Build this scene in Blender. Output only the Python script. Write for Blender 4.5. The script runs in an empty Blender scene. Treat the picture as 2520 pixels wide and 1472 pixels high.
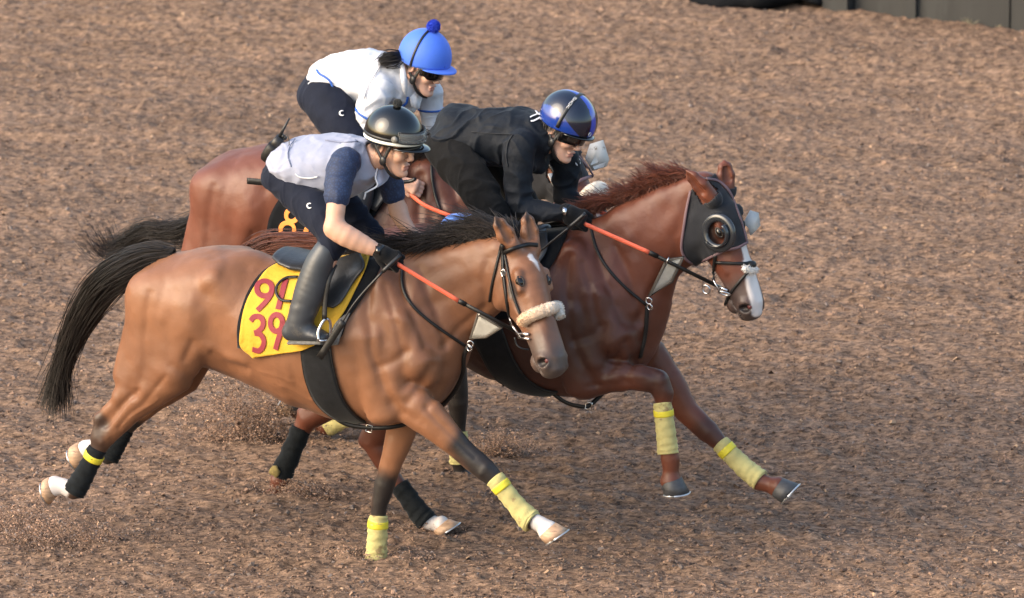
import bpy, math, random
import numpy as np
from mathutils import Matrix, Vector

# ------------------------------------------------------------------ camera, sky, sun, exposure
scene = bpy.context.scene
C = scene.collection
CAM = np.array((0.0, -29.0, 9.03))
TILT = math.radians(15.0)
LENS = 236.0
cam_d = bpy.data.cameras.new('camera')
cam_d.lens = LENS; cam_d.sensor_width = 36.0; cam_d.clip_end = 2000.0; cam_d.clip_start = 0.5
cam_d.dof.use_dof = True; cam_d.dof.focus_distance = 30.1; cam_d.dof.aperture_fstop = 4.5
cam_o = bpy.data.objects.new('camera', cam_d); C.objects.link(cam_o)
cam_o.location = CAM; cam_o.rotation_euler = (math.radians(90) - TILT, 0, 0)
scene.camera = cam_o

SUN_EL, SUN_AZ = math.radians(30), math.radians(-112)
world = bpy.data.worlds.new('World'); scene.world = world; world.use_nodes = True
wn = world.node_tree
bg = wn.nodes['Background']
sky = wn.nodes.new('ShaderNodeTexSky'); sky.sky_type = 'NISHITA'; sky.sun_disc = False
sky.sun_elevation = SUN_EL; sky.sun_rotation = SUN_AZ; sky.air_density = 1.3; sky.dust_density = 3.5; sky.ozone_density = 1.0
wn.links.new(sky.outputs[0], bg.inputs[0]); bg.inputs[1].default_value = 0.15
sun_d = bpy.data.lights.new('sun', 'SUN'); sun_d.energy = 0.8; sun_d.angle = math.radians(50); sun_d.color = (1.0, 0.86, 0.70)
sun_o = bpy.data.objects.new('sun', sun_d); C.objects.link(sun_o)
sdir = Vector((math.sin(SUN_AZ)*math.cos(SUN_EL), math.cos(SUN_AZ)*math.cos(SUN_EL), math.sin(SUN_EL)))
sun_o.rotation_euler = sdir.to_track_quat('Z', 'Y').to_euler()
sun_o.location = sdir * 40
scene.view_settings.view_transform = 'Standard'; scene.view_settings.look = 'None'
scene.view_settings.exposure = 1.42; scene.view_settings.gamma = 1.0; scene.view_settings.use_curve_mapping = False

# ------------------------------------------------------------------ helpers: pixels of the survey grid -> points in a horse's own frame
FPX = LENS / 36.0 * 2519.0
def ray(u, v):
    x, y, z = (u - 1259.5) / FPX, -(v - 735.5) / FPX, -1.0
    c, s = math.sin(TILT), math.cos(TILT)          # rotation about X by 90-TILT
    ca, sa = math.cos(math.pi/2 - TILT), math.sin(math.pi/2 - TILT)
    return np.array((x, y*ca - z*sa, y*sa + z*ca))
def ground_pt(u, v, z=0.0):
    d = ray(u, v); t = (z - CAM[2]) / d[2]
    return CAM + d * t
YAW = math.radians(20.0)
class Frame:
    """x = heading of the horse, y = its left (far) side, z = up, origin on the ground."""
    def __init__(s, u, v, yaw=YAW):
        s.O = ground_pt(u, v); s.yaw = yaw
        s.h = np.array((math.cos(yaw), -math.sin(yaw), 0)); s.l = np.array((math.sin(yaw), math.cos(yaw), 0))
    def p(s, u, v, n=0.0):
        d = ray(u, v)
        t = (-n - np.dot(CAM - s.O, s.l)) / np.dot(d, s.l)
        q = CAM + d * t - s.O
        return np.array((q @ s.h, q @ s.l, q[2]))
    def mat(s):
        return Matrix.Translation(Vector(s.O)) @ Matrix.Rotation(-s.yaw, 4, 'Z')

def proj(fr, V):
    W = fr.O + V[:, :1]*fr.h + V[:, 1:2]*fr.l + V[:, 2:]*np.array((0, 0, 1.0)) - CAM
    ca, sa = math.cos(math.pi/2 - TILT), math.sin(math.pi/2 - TILT)
    x = W[:, 0]; y = W[:, 1]*ca + W[:, 2]*sa; z = -W[:, 1]*sa + W[:, 2]*ca
    return np.stack([1259.5 + FPX*x/-z, 735.5 - FPX*y/-z], 1)
def seg_dist(p, line):
    d = np.full(len(p), 1e9)
    L = np.asarray(line, float)
    if len(L) == 1: return np.linalg.norm(p - L[0], axis=1)
    for q, r in zip(L[:-1], L[1:]):
        e = r - q; t = np.clip(((p - q) @ e) / (e @ e), 0, 1); d = np.minimum(d, np.linalg.norm(p - q - t[:, None]*e, axis=1))
    return d
def in_poly(p, poly):
    x, y = p[:, 0], p[:, 1]; r = np.zeros(len(p), bool); n = len(poly)
    for i in range(n):
        (x0, y0), (x1, y1) = poly[i], poly[(i+1) % n]
        if y0 == y1: continue
        r ^= ((y0 > y) != (y1 > y)) & (x < (x1-x0)*(y-y0)/(y1-y0) + x0)
    return r
def unit(v):
    v = np.asarray(v, float); return v / (np.linalg.norm(v) + 1e-12)

# ------------------------------------------------------------------ noise
def _hash(ix, iy, iz):
    h = (ix.astype(np.uint32) * np.uint32(374761393)) ^ (iy.astype(np.uint32) * np.uint32(668265263)) ^ (iz.astype(np.uint32) * np.uint32(2246822519))
    h = (h ^ (h >> np.uint32(13))) * np.uint32(1274126177)
    h = (h ^ (h >> np.uint32(16))) * np.uint32(2654435761)
    return ((h ^ (h >> np.uint32(15))) & np.uint32(0xffff)).astype(np.float32) / 65535.0
def vnoise(x, y, z=None):
    if z is None: z = np.zeros_like(x)
    fx, fy, fz = np.floor(x), np.floor(y), np.floor(z)
    ix, iy, iz = fx.astype(np.int64), fy.astype(np.int64), fz.astype(np.int64)
    x, y, z = x - fx, y - fy, z - fz
    x = x*x*(3-2*x); y = y*y*(3-2*y); z = z*z*(3-2*z)
    def L(a, b, t): return a + (b - a) * t
    g = lambda i, j, k: _hash(ix+i, iy+j, iz+k)
    return L(L(L(g(0,0,0), g(1,0,0), x), L(g(0,1,0), g(1,1,0), x), y),
             L(L(g(0,0,1), g(1,0,1), x), L(g(0,1,1), g(1,1,1), x), y), z) - 0.5
def fbm(x, y, z=None, o=3):
    r = 0; a = 1.0
    for i in range(o):
        r = r + a * vnoise(x*2**i + 17.3*i, y*2**i - 9.1*i, None if z is None else z*2**i + 3.7*i); a *= 0.5
    return r

# ------------------------------------------------------------------ distance-field modelling (smooth union of tapered elliptical bones -> one continuous mesh)
class Prim:
    def __init__(s, a, b, Ha, Wa, Hb, Wb, lat, cap=1.0):
        a = np.asarray(a, float); b = np.asarray(b, float)
        n = b - a; L = np.linalg.norm(n)
        if L < 1e-6: n = np.array((1.0, 0, 0)); L = 1e-6
        else: n = n / L
        lat = np.asarray(lat, float); w = lat - n * (lat @ n)
        if np.linalg.norm(w) < 1e-3:
            t = np.array((0, 0, 1.0)); w = t - n * (t @ n)
        w = unit(w)
        s.a, s.n, s.w, s.v, s.L = a, n, w, np.cross(w, n), L
        s.par = (Ha, Wa, Hb, Wb, cap)
        r = max(Ha, Wa, Hb, Wb)
        s.lo = np.minimum(a, b) - r; s.hi = np.maximum(a, b) + r
    def ev(s, X, Y, Z):
        Ha, Wa, Hb, Wb, cap = s.par
        x, y, z = X - s.a[0], Y - s.a[1], Z - s.a[2]
        u = x*s.n[0] + y*s.n[1] + z*s.n[2]
        v = x*s.v[0] + y*s.v[1] + z*s.v[2]
        w = x*s.w[0] + y*s.w[1] + z*s.w[2]
        t = np.clip(u / s.L, 0, 1)
        H = Ha + (Hb - Ha) * t; W = Wa + (Wb - Wa) * t
        R = np.minimum(H, W) * cap
        o = u - t * s.L
        v1 = v / H; w1 = w / W; o1 = o / R
        k0 = np.sqrt(v1*v1 + w1*w1 + o1*o1)
        k1 = np.sqrt((v1/H)**2 + (w1/W)**2 + (o1/R)**2) + 1e-6
        return (k0 * (k0 - 1.0) / k1).astype(np.float32)
class Ell:
    def __init__(s, c, r, axes=None):
        s.c = np.asarray(c, float); s.r = np.asarray(r, float)
        s.A = np.eye(3) if axes is None else np.array([unit(a) for a in axes])
        m = s.r.max(); s.lo = s.c - m; s.hi = s.c + m
    def ev(s, X, Y, Z):
        x, y, z = X - s.c[0], Y - s.c[1], Z - s.c[2]
        q = [(x*A[0] + y*A[1] + z*A[2]) / r for A, r in zip(s.A, s.r)]
        k0 = np.sqrt(q[0]**2 + q[1]**2 + q[2]**2)
        k1 = np.sqrt((q[0]/s.r[0])**2 + (q[1]/s.r[1])**2 + (q[2]/s.r[2])**2) + 1e-6
        return (k0 * (k0 - 1.0) / k1).astype(np.float32)

class Chain:
    """joined tapered segments evaluated as one shape, so joints do not swell"""
    def __init__(s, pts, lat, cap, ki):
        s.p = [Prim(a, b, Ha, Wa, Hb, Wb, lat, cap) for (a, Ha, Wa), (b, Hb, Wb) in zip(pts[:-1], pts[1:])]; s.ki = ki
        s.lo = np.min([q.lo for q in s.p], 0); s.hi = np.max([q.hi for q in s.p], 0)
    def ev(s, X, Y, Z):
        d = s.p[0].ev(X, Y, Z); k = s.ki
        for q in s.p[1:]:
            e = q.ev(X, Y, Z); h = np.maximum(k - np.abs(d - e), 0)/k; d = np.minimum(d, e) - h*h*k*.25
        return d
class Field:
    def __init__(s, h=0.007):
        s.h = h; s.ops = []; s.paints = []
    def add(s, prim, k=0.03): s.ops.append(('u', prim, k)); return prim
    def cut(s, prim, k=0.01): s.ops.append(('c', prim, k)); return prim
    def seg(s, a, b, Ha, Wa, Hb, Wb, lat=(0, 1, 0), k=0.03, cap=1.0): return s.add(Prim(a, b, Ha, Wa, Hb, Wb, lat, cap), k)
    def rod(s, a, b, ra, rb, k=0.02): return s.add(Prim(a, b, ra, ra, rb, rb, (0, 1, 0)), k)
    def ell(s, c, r, axes=None, k=0.03): return s.add(Ell(c, r, axes), k)
    def chain(s, pts, lat=(0, 1, 0), k=0.03, cap=1.0):
        """pts: list of (point, H, W)"""
        if len(pts) > 1: s.add(Chain(pts, lat, cap, .003 if k < .045 else .03), k)
    def solve(s, grow=0.0):
        us = [o for o in s.ops if o[0] == 'u']
        lo = np.min([o[1].lo for o in us], 0) - 4*s.h - grow; hi = np.max([o[1].hi for o in us], 0) + 4*s.h + grow
        n = np.ceil((hi - lo) / s.h).astype(int) + 1
        s.lo = lo; s.n = n
        ax = [(lo[i] + s.h * np.arange(n[i])).astype(np.float32) for i in range(3)]
        D = np.full(n, 0.5, np.float32)
        for kind, p, k in s.ops:
            m = k + 5*s.h + 0.02
            i0 = np.maximum(((p.lo - m - lo) / s.h).astype(int), 0); i1 = np.minimum(((p.hi + m - lo) / s.h).astype(int) + 2, n)
            if np.any(i1 <= i0): continue
            sl = tuple(slice(a, b) for a, b in zip(i0, i1))
            X = ax[0][sl[0]][:, None, None]; Y = ax[1][sl[1]][None, :, None]; Z = ax[2][sl[2]][None, None, :]
            if isinstance(p, Chain):
                e = np.full([b - a for a, b in zip(i0, i1)], 0.5, np.float32)
                for q in p.p:
                    j0 = np.maximum(((q.lo - m - lo)/s.h).astype(int), i0); j1 = np.minimum(((q.hi + m - lo)/s.h).astype(int) + 2, i1)
                    if np.any(j1 <= j0): continue
                    ss = tuple(slice(a - o, b - o) for a, b, o in zip(j0, j1, i0))
                    f = q.ev(ax[0][j0[0]:j1[0]][:, None, None], ax[1][j0[1]:j1[1]][None, :, None], ax[2][j0[2]:j1[2]][None, None, :]); g = e[ss]
                    h_ = np.maximum(p.ki - np.abs(g - f), 0)/p.ki; e[ss] = np.minimum(g, f) - h_*h_*p.ki*.25
            else: e = p.ev(X, Y, Z)
            d = D[sl]
            if kind == 'u':
                hh = np.maximum(k - np.abs(d - e), 0) / k
                D[sl] = np.minimum(d, e) - hh*hh*k*0.25
            else:
                e = -e
                hh = np.maximum(k - np.abs(d - e), 0) / k
                D[sl] = np.maximum(d, e) + hh*hh*k*0.25
        s.D = D
        return s
    def sample(s, P):
        P = np.asarray(P, float); q = (P - s.lo) / s.h
        q = np.clip(q, 0, np.array(s.n) - 1.001)
        i = q.astype(int); f = q - i
        r = 0
        for a in (0, 1):
            for b in (0, 1):
                for c in (0, 1):
                    w = (f[:, 0] if a else 1-f[:, 0]) * (f[:, 1] if b else 1-f[:, 1]) * (f[:, 2] if c else 1-f[:, 2])
                    r = r + w * s.D[i[:, 0]+a, i[:, 1]+b, i[:, 2]+c]
        return r
    def grad(s, P, e=0.012):
        P = np.asarray(P, float); g = []
        for i in range(3):
            o = np.zeros(3); o[i] = e
            g.append(s.sample(P + o) - s.sample(P - o))
        g = np.stack(g, 1)
        return g / (np.linalg.norm(g, axis=1)[:, None] + 1e-9)
    def snap(s, P, off=0.0, it=8):
        P = np.array(P, float)
        for _ in range(it):
            d = s.sample(P) - off
            P -= np.clip(d, -0.05, 0.05)[:, None] * s.grad(P) * 0.8
        return P
    def mesh(s):
        D = s.D; S = D < 0
        n = np.array(D.shape)
        c = np.zeros(n - 1, np.uint8)
        for a in (0, 1):
            for b in (0, 1):
                for e in (0, 1):
                    c += S[a:n[0]-1+a, b:n[1]-1+b, e:n[2]-1+e]
        act = (c > 0) & (c < 8)
        idx = np.argwhere(act)
        N = len(idx)
        cid = np.full(n - 1, -1, np.int32); cid[act] = np.arange(N)
        cor = {}
        for a in (0, 1):
            for b in (0, 1):
                for e in (0, 1):
                    cor[(a, b, e)] = D[idx[:, 0]+a, idx[:, 1]+b, idx[:, 2]+e]
        acc = np.zeros((N, 3), np.float32); cnt = np.zeros(N, np.float32)
        ks = list(cor)
        for p in ks:
            for ax in range(3):
                if p[ax] == 0:
                    q = list(p); q[ax] = 1; q = tuple(q)
                    d0, d1 = cor[p], cor[q]
                    m = (d0 < 0) != (d1 < 0)
                    t = np.where(m, d0 / np.where(m, d0 - d1, 1), 0)
                    pos = np.tile(np.array(p, np.float32), (N, 1)); pos[:, ax] += t
                    acc += pos * m[:, None]; cnt += m
        V = s.lo + s.h * (idx + acc / cnt[:, None])
        Q = []
        for ax in range(3):
            o1, o2 = [(1, 2), (2, 0), (0, 1)][ax]
            sl0 = [slice(1, -1)]*3; sl0[ax] = slice(0, -1)
            sl1 = [slice(1, -1)]*3; sl1[ax] = slice(1, None)
            A = S[tuple(sl0)]; B = S[tuple(sl1)]
            for m, flip in (((A & ~B), False), ((~A & B), True)):
                e = np.argwhere(m)
                if not len(e): continue
                off = np.ones(3, int); off[ax] = 0
                e = e + off
                d1 = np.zeros(3, int); d1[o1] = 1; d2 = np.zeros(3, int); d2[o2] = 1
                g = lambda t: cid[t[:, 0], t[:, 1], t[:, 2]]
                q = np.stack([g(e-d1-d2), g(e-d2), g(e), g(e-d1)], 1)
                if flip: q = q[:, ::-1]
                Q.append(q)
        return V.astype(np.float32), np.concatenate(Q)
    # coat / cloth colours
    def paint(s, prim, col, soft=0.02, amt=1.0): s.paints.append((prim, col, soft, amt))
    def colours(s, V, base):
        col = np.tile(np.array(base, np.float32), (len(V), 1))
        X, Y, Z = V[:, 0], V[:, 1], V[:, 2]
        jit = fbm(X*22, Y*22, Z*22, 2) * 0.6
        for p, c, soft, amt in s.paints:
            d = p.ev(X, Y, Z) if hasattr(p, 'ev') else p(X, Y, Z)
            t = np.clip(0.5 - (d + jit * min(soft, 0.03)) / max(soft, 1e-4), 0, 1); t = t*t*(3-2*t) * amt
            col += (np.array(c, np.float32) - col) * t[:, None]
        return col

# ------------------------------------------------------------------ mesh objects
def raw_mesh(name, V, F, smooth=True):
    me = bpy.data.meshes.new(name)
    V = np.asarray(V, np.float32); 
    if isinstance(F, np.ndarray):
        k = F.shape[1]
        me.vertices.add(len(V)); me.vertices.foreach_set('co', V.ravel())
        me.loops.add(F.size); me.loops.foreach_set('vertex_index', F.ravel().astype(np.int32))
        me.polygons.add(len(F)); me.polygons.foreach_set('loop_start', np.arange(0, F.size, k, dtype=np.int32))
        me.polygons.foreach_set('loop_total', np.full(len(F), k, np.int32))
        me.update(calc_edges=True); me.validate()
    else:
        me.from_pydata([tuple(map(float, v)) for v in V], [], F); me.update()
    me.polygons.foreach_set('use_smooth', np.full(len(me.polygons), smooth))
    return me
def set_col(me, col):
    a = me.color_attributes.new('Col', 'FLOAT_COLOR', 'POINT')
    a.data.foreach_set('color', np.concatenate([col, np.ones((len(col), 1))], 1).astype(np.float32).ravel())
def obj(name, me, mat, parent=None, label=None):
    o = bpy.data.objects.new(name, me); C.objects.link(o)
    if mat is not None and me is not None:
        me.materials.clear(); me.materials.append(mat)
    if parent is not None: o.parent = parent
    if label: o['label'] = label
    return o
def tag(o, label=None, cat=None, group=None, kind=None):
    if label: o['label'] = label
    if cat: o['category'] = cat
    if group: o['group'] = group
    if kind: o['kind'] = kind
    return o
def thing(name, M, label, cat, group=None):
    o = bpy.data.objects.new(name, None); C.objects.link(o); o.empty_display_size = 0.1
    o.matrix_world = M
    return tag(o, label, cat, group)

class MB:
    """collects simple shapes; build() links them as one mesh object"""
    def __init__(s): s.V = []; s.F = []
    def put(s, V, F):
        o = len(s.V); s.V += [tuple(map(float, v)) for v in V]; s.F += [tuple(i + o for i in f) for f in F]; return s
    def loft(s, pts, H, W=None, lat=(0, 1, 0), n=12, caps=True, closed=False, power=2.0):
        """tube of elliptical rings along pts; lat = direction (or one per point) of the W axis"""
        P = [np.asarray(p, float) for p in pts]; m = len(P)
        H = [H]*m if np.isscalar(H) else list(H); W = H if W is None else ([W]*m if np.isscalar(W) else list(W))
        V = []
        for i, p in enumerate(P):
            if closed: t = unit(P[(i+1) % m] - P[i-1])
            else: t = unit(P[min(i+1, m-1)] - P[max(i-1, 0)])
            l = np.asarray(lat[i] if np.ndim(lat) == 2 else lat, float); w = l - t * (l @ t)
            if np.linalg.norm(w) < 1e-3: w = np.array((0, 0, 1.0)) - t * t[2]
            if np.linalg.norm(w) < 1e-3: w = np.array((1.0, 0, 0)) - t * t[0]
            w = unit(w); v = np.cross(w, t)
            for j in range(n):
                a = 2*math.pi*j/n; ca, sa = math.cos(a), math.sin(a)
                if power != 2.0:
                    ca = math.copysign(abs(ca)**(2/power), ca); sa = math.copysign(abs(sa)**(2/power), sa)
                V.append(p + w*W[i]*ca + v*H[i]*sa)
        F = []
        for i in range(m if closed else m-1):
            for j in range(n):
                a, b = i*n + j, i*n + (j+1) % n; k = ((i+1) % m)*n
                F.append((a, b, k + (j+1) % n, k + j))
        if caps and not closed:
            F.append(tuple(range(n))[::-1]); F.append(tuple((m-1)*n + j for j in range(n)))
        return s.put(V, F)
    def tube(s, pts, r, n=8, closed=False): return s.loft(pts, r, None, (0.13, 1, 0.31), n, True, closed)
    def box(s, c, h, axes=None):
        A = np.eye(3) if axes is None else np.array([unit(a) for a in axes]); c = np.asarray(c, float)
        V = [c + A[0]*h[0]*x + A[1]*h[1]*y + A[2]*h[2]*z for x in (-1, 1) for y in (-1, 1) for z in (-1, 1)]
        return s.put(V, [(0,1,3,2), (4,6,7,5), (0,4,5,1), (2,3,7,6), (0,2,6,4), (1,5,7,3)])
    def grid(s, G, thick=0.0, N=None):
        """G: (a,b,3) points; with thickness along N (a,b,3)"""
        a, b = G.shape[:2]
        def q(o, flip):
            r = []
            for i in range(a-1):
                for j in range(b-1):
                    f = (o+i*b+j, o+(i+1)*b+j, o+(i+1)*b+j+1, o+i*b+j+1); r.append(f[::-1] if flip else f)
            return r
        if thick <= 0: return s.put(G.reshape(-1, 3), q(0, False))
        V = np.concatenate([G.reshape(-1, 3), (G + N*thick).reshape(-1, 3)])
        F = q(0, True) + q(a*b, False); o = a*b
        rim = [(i, 0) for i in range(a)] + [(a-1, j) for j in range(1, b)] + [(i, b-1) for i in range(a-2, -1, -1)] + [(0, j) for j in range(b-2, 0, -1)]
        rim = [i*b+j for i, j in rim]
        for k in range(len(rim)):
            p, r2 = rim[k], rim[(k+1) % len(rim)]
            F.append((p, r2, r2+o, p+o))
        return s.put(V, F)
    def ball(s, c, r, n=12, m=8, axes=None):
        A = np.eye(3) if axes is None else np.array([unit(a) for a in axes]); c = np.asarray(c, float)
        r = np.ones(3)*r if np.isscalar(r) else np.asarray(r, float)
        V = [c + A[2]*r[2]]
        for i in range(1, m):
            t = math.pi*i/m
            for j in range(n):
                a = 2*math.pi*j/n
                V.append(c + A[0]*r[0]*math.sin(t)*math.cos(a) + A[1]*r[1]*math.sin(t)*math.sin(a) + A[2]*r[2]*math.cos(t))
        V.append(c - A[2]*r[2]); F = []
        for j in range(n): F.append((0, 1+j, 1+(j+1) % n))
        for i in range(m-2):
            for j in range(n):
                a = 1+i*n+j; b = 1+i*n+(j+1) % n; F.append((a, a+n, b+n, b))
        l = len(V)-1
        for j in range(n): F.append((l, 1+(m-2)*n+(j+1) % n, 1+(m-2)*n+j))
        return s.put(V, F)
    def ribbon(s, P, N, w, th):
        """flat strap: centre line P, surface normals N, width w, thickness th"""
        P = np.asarray(P, float); N = np.asarray(N, float); m = len(P); V = []
        w = [w]*m if np.isscalar(w) else w
        for i in range(m):
            t = unit(P[min(i+1, m-1)] - P[max(i-1, 0)]); sd = unit(np.cross(t, N[i])); nn = unit(np.cross(sd, t))
            for a, b in ((-.5, 0), (.5, 0), (.42, 1), (-.42, 1)): V.append(P[i] + sd*w[i]*a + nn*th*b)
        F = [(i*4+j, i*4+(j+1) % 4, (i+1)*4+(j+1) % 4, (i+1)*4+j) for i in range(m-1) for j in range(4)]
        F += [(3, 2, 1, 0), tuple((m-1)*4+j for j in range(4))]
        return s.put(V, F)
    def build(s, name, mat, parent=None, label=None, smooth=True):
        me = raw_mesh(name, s.V, s.F, smooth)
        return obj(name, me, mat, parent, label)
def bez(pts, n=20):
    """Catmull-Rom through pts"""
    P = np.asarray(pts, float); m = len(P)
    if m == 2: return np.array([P[0] + (P[1]-P[0])*t for t in np.linspace(0, 1, n)])
    E = np.concatenate([[2*P[0]-P[1]], P, [2*P[-1]-P[-2]]]); out = []
    for t in np.linspace(0, m-1-1e-6, n):
        i = int(t); f = t - i; a, b, c, d = E[i], E[i+1], E[i+2], E[i+3]
        out.append(0.5*((2*b) + (c-a)*f + (2*a-5*b+4*c-d)*f*f + (3*b-a-3*c+d)*f**3))
    return np.array(out)
def dense(pts, k=3):
    """resample (point, H, W) lists smoothly"""
    if len(pts) < 3: return pts
    n = (len(pts)-1)*k + 1; Q = bez([p[0] for p in pts], n); R = bez([(p[1], p[2], 0) for p in pts], n)
    return [(Q[i], max(R[i][0], .004), max(R[i][1], .004)) for i in range(n)]
def strands(name, paths, r0, mat, parent=None, taper=0.25, label=None, cols=None):
    """paths: (N,M,3) hair locks -> thin three-sided tapering tubes in one mesh"""
    P = np.asarray(paths, np.float32); N, M, _ = P.shape
    T = np.gradient(P, axis=1); T /= np.linalg.norm(T, axis=2, keepdims=True) + 1e-9
    A = np.cross(T, np.array((0.3, 0.8, 0.5))); A /= np.linalg.norm(A, axis=2, keepdims=True) + 1e-9
    B = np.cross(T, A)
    r0 = np.broadcast_to(np.asarray(r0, np.float32), (N,))
    t = np.linspace(0, 1, M); rad = r0[:, None] * (taper + (1-taper) * np.sqrt(np.clip(1 - t**2.5, 0, 1)))[None]
    V = np.stack([P + (A*math.cos(a) + B*math.sin(a)) * rad[..., None] for a in (0, 2.094, 4.189)], 2)
    base = (np.arange(N)[:, None]*M + np.arange(M-1)[None])[..., None]*3
    F = []
    for j in range(3):
        F.append(np.concatenate([base+j, base+(j+1) % 3, base+3+(j+1) % 3, base+3+j], -1).reshape(-1, 4))
    me = raw_mesh(name, V.reshape(-1, 3), np.concatenate(F))
    if cols is not None: set_col(me, np.repeat(np.asarray(cols, np.float32), M*3, 0))
    return obj(name, me, mat, parent, label)
def from_field(name, F, mat, parent, base=None, disp=None, label=None):
    V, Q = F.mesh()
    if base is not None: col = F.colours(V, base)
    if disp is not None:
        V = V + F.grad(V) * disp(V[:, 0], V[:, 1], V[:, 2])[:, None]
    me = raw_mesh(name, V, Q)
    if base is not None: set_col(me, col)
    return obj(name, me, mat, parent, label)

# ------------------------------------------------------------------ materials
def srgb(r, g, b):
    f = lambda c: (c/255/12.92) if c <= 10 else (((c/255)+0.055)/1.055)**2.4
    return (f(r), f(g), f(b), 1.0)
def mat(name, col=None, rough=0.6, spec=0.5, metal=0.0, noise=0.0, nscale=20.0, bump=0.0, bscale=60.0, attr=False, sheen=0.0, coat=0.0, sub=0.0, trans=0.0, bdist=0.004, stretch=None, dirt=None):
    m = bpy.data.materials.new(name); m.use_nodes = True
    nt = m.node_tree; b = nt.nodes['Principled BSDF']; L = nt.links.new
    tc = nt.nodes.new('ShaderNodeTexCoord'); src = tc.outputs['Object']
    if stretch:
        mp = nt.nodes.new('ShaderNodeMapping'); mp.inputs['Scale'].default_value = stretch; L(src, mp.inputs[0]); src = mp.outputs[0]
    if attr:
        a = nt.nodes.new('ShaderNodeAttribute'); a.attribute_name = 'Col'; c = a.outputs['Color']
    else:
        r = nt.nodes.new('ShaderNodeRGB'); r.outputs[0].default_value = col if len(col) == 4 else (*col, 1); c = r.outputs[0]
    if noise > 0:
        n = nt.nodes.new('ShaderNodeTexNoise'); n.inputs['Scale'].default_value = nscale; n.inputs['Detail'].default_value = 6
        L(src, n.inputs['Vector'])
        mr = nt.nodes.new('ShaderNodeMapRange'); mr.inputs[1].default_value = 0.25; mr.inputs[2].default_value = 0.75
        mr.inputs[3].default_value = 1 - noise; mr.inputs[4].default_value = 1 + noise; L(n.outputs[0], mr.inputs[0])
        mx = nt.nodes.new('ShaderNodeMix'); mx.data_type = 'RGBA'; mx.blend_type = 'MULTIPLY'; mx.inputs[0].default_value = 1
        L(c, mx.inputs[6]); L(mr.outputs[0], mx.inputs[7]); c = mx.outputs[2]
    if dirt:
        n = nt.nodes.new('ShaderNodeTexNoise'); n.inputs['Scale'].default_value = dirt[1]; n.inputs['Detail'].default_value = 8; n.inputs['Roughness'].default_value = 0.7
        L(src, n.inputs['Vector'])
        mr = nt.nodes.new('ShaderNodeMapRange'); mr.inputs[1].default_value = dirt[2]; mr.inputs[2].default_value = dirt[2] + 0.06; L(n.outputs[0], mr.inputs[0])
        mx = nt.nodes.new('ShaderNodeMix'); mx.data_type = 'RGBA'; L(mr.outputs[0], mx.inputs[0]); L(c, mx.inputs[6]); mx.inputs[7].default_value = dirt[0]; c = mx.outputs[2]
    L(c, b.inputs['Base Color'])
    b.inputs['Roughness'].default_value = rough; b.inputs['Metallic'].default_value = metal
    b.inputs['Specular IOR Level'].default_value = spec
    if sheen: b.inputs['Sheen Weight'].default_value = sheen; b.inputs['Sheen Roughness'].default_value = 0.4
    if coat: b.inputs['Coat Weight'].default_value = coat; b.inputs['Coat Roughness'].default_value = 0.05
    if sub:
        b.inputs['Subsurface Weight'].default_value = sub; b.inputs['Subsurface Radius'].default_value = (0.012, 0.005, 0.003); b.inputs['Subsurface Scale'].default_value = 1.0
    if trans: b.inputs['Transmission Weight'].default_value = trans; b.inputs['IOR'].default_value = 1.3
    if bump > 0:
        n = nt.nodes.new('ShaderNodeTexNoise'); n.inputs['Scale'].default_value = bscale; n.inputs['Detail'].default_value = 5; L(src, n.inputs['Vector'])
        bp = nt.nodes.new('ShaderNodeBump'); bp.inputs['Strength'].default_value = bump; bp.inputs['Distance'].default_value = bdist
        L(n.outputs[0], bp.inputs['Height']); L(bp.outputs[0], b.inputs['Normal'])
    return m

# ------------------------------------------------------------------ ground: one sheet of loosened dirt, dense where the camera looks, out to the horizon
def dirt_material():
    m = bpy.data.materials.new('track_dirt'); m.use_nodes = True; nt = m.node_tree; L = nt.links.new; b = nt.nodes['Principled BSDF']
    tc = nt.nodes.new('ShaderNodeTexCoord')
    mp = nt.nodes.new('ShaderNodeMapping'); mp.inputs['Scale'].default_value = (0.34, 1, 1); mp.inputs['Rotation'].default_value = (0, 0, math.radians(20)); L(tc.outputs['Object'], mp.inputs[0])
    def noise(s, d, r=0.6):
        n = nt.nodes.new('ShaderNodeTexNoise'); n.inputs['Scale'].default_value = s; n.inputs['Detail'].default_value = d; n.inputs['Roughness'].default_value = r; L(mp.outputs[0], n.inputs['Vector']); return n.outputs[0]
    cr = nt.nodes.new('ShaderNodeValToRGB'); L(noise(58, 7, 0.74), cr.inputs[0])
    e = cr.color_ramp.elements; e[0].position = 0.365; e[0].color = (0.044, 0.029, 0.0215, 1); e[1].position = 0.68; e[1].color = (0.385, 0.250, 0.168, 1)
    x = e.new(0.5); x.color = (0.180, 0.117, 0.081, 1)
    mr = nt.nodes.new('ShaderNodeMapRange'); mr.inputs[1].default_value = .3; mr.inputs[2].default_value = .7; mr.inputs[3].default_value = .82; mr.inputs[4].default_value = 1.16; L(noise(2.2, 3), mr.inputs[0])
    mx = nt.nodes.new('ShaderNodeMix'); mx.data_type = 'RGBA'; mx.blend_type = 'MULTIPLY'; mx.inputs[0].default_value = 1; L(cr.outputs[0], mx.inputs[6]); L(mr.outputs[0], mx.inputs[7])
    L(mx.outputs[2], b.inputs['Base Color']); b.inputs['Roughness'].default_value = 0.95; b.inputs['Specular IOR Level'].default_value = 0.2
    bp = nt.nodes.new('ShaderNodeBump'); bp.inputs['Strength'].default_value = 0.9; bp.inputs['Distance'].default_value = 0.012; L(noise(90, 4, 0.7), bp.inputs['Height']); L(bp.outputs[0], b.inputs['Normal'])
    return m
M_DIRT = dirt_material()
FEET = []          # (x, y, depth, radius) hoof prints, filled before the sheet is built
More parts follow.
